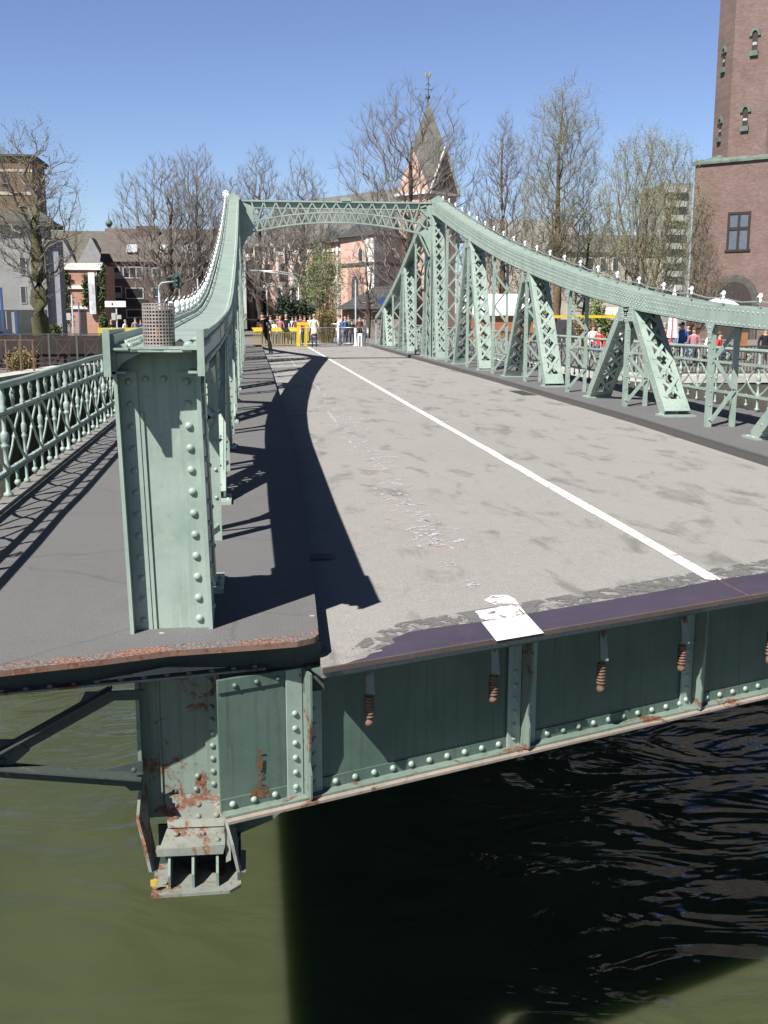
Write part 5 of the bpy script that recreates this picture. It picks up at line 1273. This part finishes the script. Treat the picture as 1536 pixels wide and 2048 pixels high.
# slate lean-to in front
e0, e1 = atY(678, 618, 98), atY(812, 618, 98); t0, t1 = atY(748, 574, 103), atY(815, 566, 103)
b = MB(); b.add([e0, e1, t1, t0, V((e0.x, 104, e0.z)), V((e1.x, 104, e1.z))], [(0, 1, 2, 3), (0, 3, 4), (1, 5, 2), (4, 3, 2, 5), (0, 4, 5, 1)]); cput(b, 'porch_roof', slate_dark)
b = MB(); b.box(e0.x+.8, e1.x-.5, 98.6, 103.9, GZ, e0.z-.02); pw_ = cput(b, 'porch_wall', simple('grey_pink_wall', (.2, .15, .14), .9, .6, .9))
b = MB(); p, q = atY(728, 622, 98.5), atY(745, 636, 98.5); b.box(p.x, q.x, 98.5, 98.59, q.z, p.z); cput(b, 'porch_panel', pink_wall, pw_)
# tower with rhombic helm
tc = atY(853, 640, 113); TZ = atY(905, 392, 113).z; AP = atY(850, 203, 113).z; hs = 2.15
tw = empty('tower_part', V((tc.x, tc.y, GZ))-CO, parent=ch); tw.name = 'bell_tower'; tw.rotation_euler = (0, 0, R(40))
b = MB(); b.box(-hs, hs, -hs, hs, 0, TZ-GZ); b.build('tower_wall', pink_wall, tw)
gz = atY(888, 300, 113).z-GZ; z0 = TZ-GZ; zA = AP-GZ
cs = [(-1, -1), (1, -1), (1, 1), (-1, 1)]; hv = hs+.25
vs = [V((x*hv, y*hv, z0)) for x, y in cs]+[V((0, -hv, gz)), V((hv, 0, gz)), V((0, hv, gz)), V((-hv, 0, gz))]+[V((0, 0, zA))]
b = MB(); b.add(vs, [(8, 7, 0, 4), (8, 4, 1, 5), (8, 5, 2, 6), (8, 6, 3, 7)]); b.build('helm_roof', slate, tw)
b = MB()
hv2 = hs
for i, g in enumerate(((0, 1, 4), (1, 2, 5), (2, 3, 6), (3, 0, 7))):
    b.add([vs[g[0]]*1, vs[g[1]]*1, vs[g[2]]*1], [(0, 1, 2)])
b.v = [(x*.965, y*.965, z-.05) for x, y, z in b.v]; b.mi = [1 if k in (0, 1) else 0 for k in range(len(b.f))]; gb = b.build('gable', [pink_wall, simple('shaded_brown_shingle', (.085, .07, .06), .85, .3, 2)], tw)  # right-hand gables: shingle brown, darkened in the colour for their shade
b = MB()
for a, c in ((0, 4), (4, 1), (1, 5), (5, 2)): b.beam(vs[a]+V((0, 0, .02)), vs[c]+V((0, 0, .02)), .16, .16)
for k in range(4): b.beam(vs[k], vs[(k+1) % 4], .3, .25)
b.build('gable_edge', white_wall, tw)
b = MB(); b.prism([(-.3, -hs-.02, z0+.6), (.3, -hs-.02, z0+.6), (.3, -hs-.02, z0+2.2), (0, -hs-.02, z0+2.7), (-.3, -hs-.02, z0+2.2)], (0, .015, 0)); b.prism([(-hs-.02, -.3, z0+.6), (-hs-.02, .3, z0+.6), (-hs-.02, .3, z0+2.2), (-hs-.02, 0, z0+2.7), (-hs-.02, -.3, z0+2.2)], (.015, 0, 0)); b.build('bell_window', frame_d, gb)
b = MB(); k0 = zA; b.path([(0, 0, k0-.3), (0, 0, k0+2.3)], .05, 6); b.ball((0, 0, k0+.45), .24, 8, 6)
for s in (-1, 1): b.path([(0, 0, k0+1.1), (s*.28, -s*.1, k0+1.25), (s*.42, -s*.15, k0+1.1)], .035, 5); b.path([(0, 0, k0+1.9), (s*.2, -s*.08, k0+1.5)], .03, 5)
b.build('finial', iron, tw)
b = MB(); rk = [(-.48, .10), (-.36, .42), (-.28, .46), (-.20, .34), (.05, .18), (.18, .34), (.34, .62), (.44, .48), (.42, .2), (.24, -.02), (.05, -.16), (-.18, -.10)]
b.prism([(x, -.03, k0+2.35+z) for x, z in rk], (0, .06, 0)); b.build('weathercock', simple('gilded_metal', (.8, .68, .42), .3, .1, metal=.6), tw)

# ---- right background houses and high-rise
o, ox, w, h = house('slab_tower_block', 'pale high rise with stacked balcony bands between the budding tree and brick tower', 'tower block', 1332, 1386, 366, 210, 14, simple('grey_beige_slab', (.22, .23, .21), .9))
b = MB()
for k in range(9):
    z = h-1.9-k*2.75; b.box(-w-.4, w*.45, -1.0, -.003, z, z+1.1)
b.build('balcony', simple('weathered_balcony', (.36, .37, .34), .9), o); b = MB()
for k in range(9): z = h-3.2-k*2.75; b.box(-w*.9, w*.4, -.05, -.002, z, z+1.2)
b.build('window_band', simple('grey_window_band', (.12, .13, .13), .4), o)
o, ox, w, h = house('grey_roof_house', 'long house with a pale grey roof seen through the bare trees', 'house', 985, 1165, 505, 150, 10, beige_wall, [(1030, 515, 1040, 540), (1060, 515, 1070, 540), (1090, 515, 1100, 540), (1120, 515, 1130, 540)], roofm('pale_grey_roof', (.2, .21, .2)), 440)
o, ox, w, h = house('beige_house', 'beige house front with tall windows behind the broad budding tree', 'house', 1135, 1330, 505, 120, 10, beige_wall, [(1150, 515, 1162, 545), (1175, 515, 1187, 545), (1200, 515, 1212, 545), (1225, 515, 1237, 545), (1250, 515, 1262, 545), (1150, 560, 1165, 590), (1180, 560, 1195, 590)], slate, 470)
# red site boards with white tent roof
st = empty('site_hut', (atY(1010, 640, 74).x, 74, GZ), 'red brown boarded hut with a white tent roof behind the right truss', 'hut'); ox = st.location.x
p, q = atY(948, 632, 74), atY(1066, 668, 74); wx0, wx1 = p.x-ox, q.x-ox; hz = p.z-GZ
b = MB(); b.box(wx0, wx1, 0, 3, 0, hz); b.build('wall', site_boards, st)
b = MB(); tz = atY(1000, 596, 74).z-GZ; b.prism([(wx0-.2, -.3, hz+.05), (wx1+.2, -.3, hz+.05), (wx1+.2, -.25, hz+.45), (wx0-.2, -.25, hz+.45)], (0, .05, 0)); b.prism([(wx0-.2, -.25, hz+.45), (wx0-.2, 3.3, hz+.45), (wx0-.2, 1.5, tz+.3)], (wx1-wx0+.4, 0, 0)); b.build('tent_roof', canvas_w, st)
gy = empty('yellow_gantry', (atY(1180, 640, 62).x, 62, GZ), 'flat yellow gantry beam on posts above the people behind the truss', 'gantry'); ox = gy.location.x
p, q = atY(1108, 626, 62), atY(1252, 640, 62); b = MB(); b.box(p.x-ox, q.x-ox, -.3, .3, q.z-GZ+.12, q.z-GZ+.28); b.build('beam', yellow, gy)
b = MB()
for px in (1112, 1180, 1248): x = atY(px, 640, 62).x-ox; b.box(x-.05, x+.05, -.05, .05, 0, q.z-GZ+.1)
b.build('gantry_post', iron, gy); b = MB()
for k in range(9): x = atY(1215+k*3.6, 620, 62).x-ox; b.box(x-.03, x+.03, .2, .24, q.z-GZ+.32, q.z-GZ+.75)
b.build('top_rail', white_p, gy)
b = MB(); p, q = atY(1110, 636, 66), atY(1260, 690, 66); b.box(p.x, q.x, 66, 66.3, GZ, p.z-.1); b.mi = b.mi; tag(b.build('site_fence', simple('dark_site_panels', (.05, .05, .055), .8, .5, .8)), 'dark panel fence below the yellow gantry', 'fence')

# ---- brick tower on the right
TY = 76.0
ta = atY(1391, 331, TY); u = V((.70, -.714, 0)).normalized(); nv = V((.714, .70, 0)).normalized()
k_ = TY/52; Wd = 4.86*k_; lz = atY(1391, 331, TY).z-GZ
ang = math.atan2(u.y, u.x)
bt = empty('brick_tower', (ta.x, ta.y, GZ), 'red brown brick tower with octagonal shaft and green copper ledge at the right edge', 'tower', rz=ang)
b = MB(); b.box(0, Wd, 0, Wd, 0, lz); b.build('base_block', tower_brick, bt)
def tl(px, py, off=0.0):   # pixel on the front plane of the block -> local coordinates
    r = ray(px, py); p0 = V((ta.x, ta.y, 0))-nv*(-off); t = (p0-CAMP).dot(nv)/r.dot(nv); p = CAMP+r*t; d = p-V((ta.x, ta.y, GZ)); return V((d.dot(u), d.dot(nv), d.z))
ap = 2.22*k_; cen = Wd/2; oct_ = [V((cen+ap/math.cos(R(22.5))*math.cos(R(22.5+45*i)), cen+ap/math.cos(R(22.5))*math.sin(R(22.5+45*i)), lz)) for i in range(8)]
b = MB(); b.prism(oct_, (0, 0, 16)); shaft = b.build('shaft', tower_brick, bt)
b = MB(); b.box(-.18, Wd+.18, -.18, Wd+.18, lz+.003, lz+.14)
for i in range(4):
    cx_, cy_ = ((-.15, -.15), (Wd+.15, -.15), (Wd+.15, Wd+.15), (-.15, Wd+.15))[i]; qd = [(0, 4, 5), (0, 6, 7)][0]
    sx = 1 if cx_ < 1 else -1; sy = 1 if cy_ < 1 else -1; m = ap*.62
    b.add([V((cx_, cy_, lz+.14)), V((cx_+sx*m*1.75, cy_, lz+.14)), V((cx_, cy_+sy*m*1.75, lz+.14)), V((cx_+sx*m*.8, cy_+sy*m*.8, lz+.85))], [(0, 1, 3), (1, 2, 3), (2, 0, 3), (0, 2, 1)])
b.prism([(-.15, -.15, lz+.1405), (Wd+.15, -.15, lz+.1405), (Wd+.15, Wd/2-ap+.02, lz+.40), (-.15, Wd/2-ap+.02, lz+.40)], (0, .001, -.05)); b.build('copper_ledge', copper, bt)
# big window
wa, wb = tl(1457, 425), tl(1498, 498); b = MB(); x0, x1, z0, z1 = wa.x, wb.x, wb.z, wa.z; t = .16
b.box(x0-.1, x1+.1, -.10, -.003, z0-.15, z0); b.box(x0, x1, -.09, -.003, z1-t, z1); b.box(x0, x0+t, -.09, -.003, z0+.001, z1-t-.001); b.box(x1-t, x1, -.09, -.003, z0+.001, z1-t-.001)
xm = (x0+x1)/2; zm = z0+(z1-z0)*.56; b.box(xm-.09, xm+.09, -.085, -.003, z0+.001, z1-t-.001); b.box(x0+t+.001, xm-.091, -.085, -.003, zm-.1, zm+.1); b.box(xm+.091, x1-t-.001, -.085, -.003, zm-.1, zm+.1)
f = b.build('window', frame_d, bt); b = MB(); b.box(x0+.1, x1-.1, -.03, -.002, z0, z1-.1); b.build('pane', simple('dusty_blue_glass', (.10, .12, .15), .15), f)
# gate
gl, gr, gt = tl(1434, 590), tl(1508, 590), tl(1472, 562); gx = (gl.x+gr.x)/2; ghw = (gr.x-gl.x)/2; gtop = gt.z; gsp = gtop-ghw*1.05
def gate_outline(g):
    pts = [V((gx-ghw-g, 0, 0)), V((gx+ghw+g, 0, 0))]
    for k in range(11):
        t = k/10
        if t <= .5: a = t*2; x = gx+(ghw+g)*(1-a**1.6)
        else: a = (1-t)*2; x = gx-(ghw+g)*(1-a**1.6)
        z = gsp+(gtop-gsp+g*1.2)*math.sin(a*math.pi/2)**.95; pts.append(V((x, 0, z)))
    return pts
b = MB(); b.prism([p+V((0, -.22, 0)) for p in gate_outline(.36)], (0, .215, 0)); g0 = b.build('gate_arch', stone_trim, bt)
b = MB(); b.prism([p+V((0, -.26, 0)) for p in gate_outline(.16)], (0, .03, 0)); b.build('arch_moulding', simple('dark_stone', (.07, .066, .06), .9), g0)
b = MB(); b.prism([p+V((0, -.30, 0)) for p in gate_outline(-.05)], (0, .03, 0))
for k in range(-3, 4): b.box(gx+k*ghw/4-.015, gx+k*ghw/4+.015, -.315, -.301, 0, gsp+.6)
b.build('gate_door', simple('dark_wood', (.035, .028, .025), .8), g0)
# slit windows with copper hoods on the octagon
def slit(face, zc0, zc1, fx, parent):
    a0, a1 = oct_[face], oct_[(face+1) % 8]; d = (a1-a0); L = d.length; d.normalize(); n = V((d.y, -d.x, 0)); c = a0+d*L*fx
    hw = .19; b = MB(); P_ = lambda s, z, o: V((c.x, c.y, 0))+d*s+n*o+V((0, 0, z))
    b.prism([P_(-hw, zc0, .004), P_(hw, zc0, .004), P_(hw, zc1, .004), P_(0, zc1+.3, .004), P_(-hw, zc1, .004)], n*.02); f = b.build('slit_window', frame_d, shaft)
    b = MB(); out = [P_(math.cos(t)*.40, zc1-.10+math.sin(t)*.52, .02) for t in [math.pi*k/8 for k in range(9)]]; inn = [P_(math.cos(t)*.2, zc1-.1+math.sin(t)*.36, .02) for t in [math.pi*k/8 for k in range(9)]][::-1]
    b.prism(out+inn, n*.11); b.build('copper_hood', copper, f)
    b = MB(); b.prism([P_(-hw-.1, zc0-.22, .02), P_(hw+.1, zc0-.22, .02), P_(hw+.1, zc0+.12, .02), P_(-hw-.1, zc0+.12, .02)], n*.16); b.build('sill', copper, f)
    b = MB(); b.prism([P_(-hw*.8, zc0+.5, .025), P_(hw*.8, zc0+.5, .025), P_(hw*.8, zc1-.5, .025), P_(-hw*.8, zc1-.5, .025)], n*.01); b.build('pane', glass_sky, f)
# which octagon faces look at the camera: local -y is the front face (index 5), its left neighbour index 4
zz1 = [tl(1490, y, ap*0+cen-ap).z for y in (256, 222, 108, 72)]
slit(5, zz1[0], zz1[1], .42, bt); slit(5, zz1[2], zz1[3], .55, bt)
slit(4, zz1[0]-.4, zz1[1]-.4, .45, bt); slit(4, zz1[2]-.6, zz1[3]-.6, .45, bt)
# ---- terrace on the right bank: fence, benches, people, parasols
tf = empty('quay_fence', (atY(1400, 700, 33).x, 33, GZ), 'dark vertical bar fence on the right quay behind the mint railing', 'fence'); ox = tf.location.x
p, q = atY(1270, 700, 33), atY(1620, 700, 33); fz0, fz1 = .15, 1.0
b = MB(); b.box(p.x-ox, q.x-ox, -.02, .02, .96, 1.0); b.box(p.x-ox, q.x-ox, -.02, .02, .12, .16); b.build('rail', iron, tf); b = MB(); x = p.x-ox
while x < q.x-ox: b.box(x-.012, x+.012, -.012, .012, .16, .96); x += .11
b.build('bars', iron, tf); x = p.x-ox
while x < q.x-ox: b = MB(); b.box(x-.03, x+.03, -.03, .03, 0, 1.05); b.build('fence_post', iron, tf); x += 1.6
GT = 'people sitting on the right bank terrace'
rp = [(1330, 646, 40, 'person in a red top and white cap seated left of the closed parasol', 'red', 'navy', 'grey'),
 (1358, 648, 41, 'person in grey seated right behind the closed parasol', 'grey', 'black', 'dark'),
 (1366, 645, 40, 'person in a blue top seated right of the closed parasol', 'blue', 'jeans', 'dark'),
 (1377, 647, 40.5, 'person in black seated beside the blue top', 'black', 'black', 'dark'),
 (1389, 655, 39.5, 'person in a pink top seated partly behind the truss post', 'pink', 'jeans', 'brown'),
 (1421, 660, 39.5, 'person in white seated between the truss posts', 'white', 'jeans', 'blond'),
 (1440, 664, 40.5, 'person in red seated lowest between the truss posts', 'red', 'navy', 'brown'),
 (1532, 655, 39, 'person in black and white seated at the right edge', 'black', 'black', 'grey'),
 (1187, 650, 47, 'person in white seated under the yellow gantry', 'white', 'navy', 'brown'),
 (1199, 656, 46, 'person in red and white seated beside the gantry hedge', 'red', 'jeans', 'grey'),
 (1234, 652, 46, 'person in a white shirt seated behind the double leg of the truss', 'white', 'jeans', 'dark')]
for px, yt, Y, lb, tc, lc, hr in rp:
    p = atY(px, yt, Y); person((p.x, Y, p.z-1.28), 1.75, lb, tc, lc, hair=hr, pose='sit', group=GT, rz=R(random.uniform(-50, 50)))
bn = MB()
for x0, x1, Y, z in ((atY(1322, 660, 40).x, atY(1398, 660, 40).x, 40.1, .0), (atY(1412, 660, 40).x, atY(1450, 660, 40).x, 40.0, -.15)):
    pass
def bench(px0, px1, Y, label, zt):
    x0, x1 = atY(px0, 660, Y).x, atY(px1, 660, Y).x; o = empty('bench', ((x0+x1)/2, Y, GZ), label, 'bench', 'terrace benches'); w = (x1-x0)/2; b = MB()
    for k in range(3): b.box(-w, w, -.2+k*.14, -.08+k*.14, zt-GZ-.04, zt-GZ)
    b.build('seat', simple('bench_wood', (.12, .07, .04), .8), o); b = MB()
    for s in (-.85, .85): b.box(s*w-.04, s*w+.04, -.18, .18, 0, zt-GZ-.041)
    b.build('leg', iron, o)
bench(1318, 1400, 40.3, 'wooden bench under the people around the closed parasol', .30)
bench(1410, 1452, 40.0, 'wooden bench between the truss posts on the right bank', .10)
bench(1180, 1242, 46.4, 'wooden bench under the yellow gantry on the right bank', .42)
cp = empty('closed_parasol', (atY(1345, 670, 39.2).x, 39.2, GZ), 'closed white parasol with red stripes on the right bank', 'parasol'); b = MB()
zt_p = 2.9; b.path([(0, 0, 0), (0, 0, zt_p+.2)], .025, 6); b.build('pole', frame_mid, cp); b = MB(); n = 16; vs = []; fs = []
prof = [(.02, zt_p+.05), (.10, zt_p-.25), (.15, zt_p-.9), (.19, 1.4), (.22, 1.12)]
for i, (r_, z) in enumerate(prof):
    for j in range(n): t = 2*math.pi*j/n; rr_ = r_*(1 if j % 2 else .72); vs.append(V((rr_*math.cos(t), rr_*math.sin(t), z)))
for i in range(len(prof)-1):
    for j in range(n): fs.append(((i)*n+j, (i)*n+(j+1) % n, (i+1)*n+(j+1) % n, (i+1)*n+j))
b.add(vs, fs); b.mi = [1 if (k % n) in (3, 10) else 0 for k in range(len(b.mi))]; b.build('canopy', [canvas_w, red_cloth], cp)
pr_ = atY(1442, 594, 44); op = empty('open_parasol', (pr_.x, 44, GZ), 'open white parasol in front of the tower gate', 'parasol'); b = MB(); b.path([(0, 0, 0), (0, 0, pr_.z-GZ)], .03, 6); b.build('pole', frame_mid, op)
b = MB(); H_ = pr_.z-GZ; vs = [V((0, 0, H_))]+[V((1.05*math.cos(R(45*i)), 1.05*math.sin(R(45*i)), H_-.48)) for i in range(8)]+[V((.5*math.cos(R(45*i)), .5*math.sin(R(45*i)), H_-.14)) for i in range(8)]
fs = []
for i in range(8): j = (i+1) % 8; fs += [(0, 9+i, 9+j), (9+i, 1+i, 1+j, 9+j)]
b.add(vs, fs); b.build('canopy', canvas_w, op)
b = MB(); p = atY(1490, 680, 42); 
for k in range(3):
    x = p.x+k*.5; b.box(x-.2, x+.2, 41.8, 42.2, .38, .42); b.box(x-.2, x+.2, 42.16, 42.2, .42, .95)
    for sx in (-.18, .18):
        for sy in (41.83, 42.17): b.box(x+sx-.02, x+sx+.02, sy-.02, sy+.02, GZ, .38)
    break
tag(b.build('wooden_chair', simple('orange_brown_wood', (.3, .14, .06), .6)), 'orange brown wooden chair below the tower gate', 'chair')
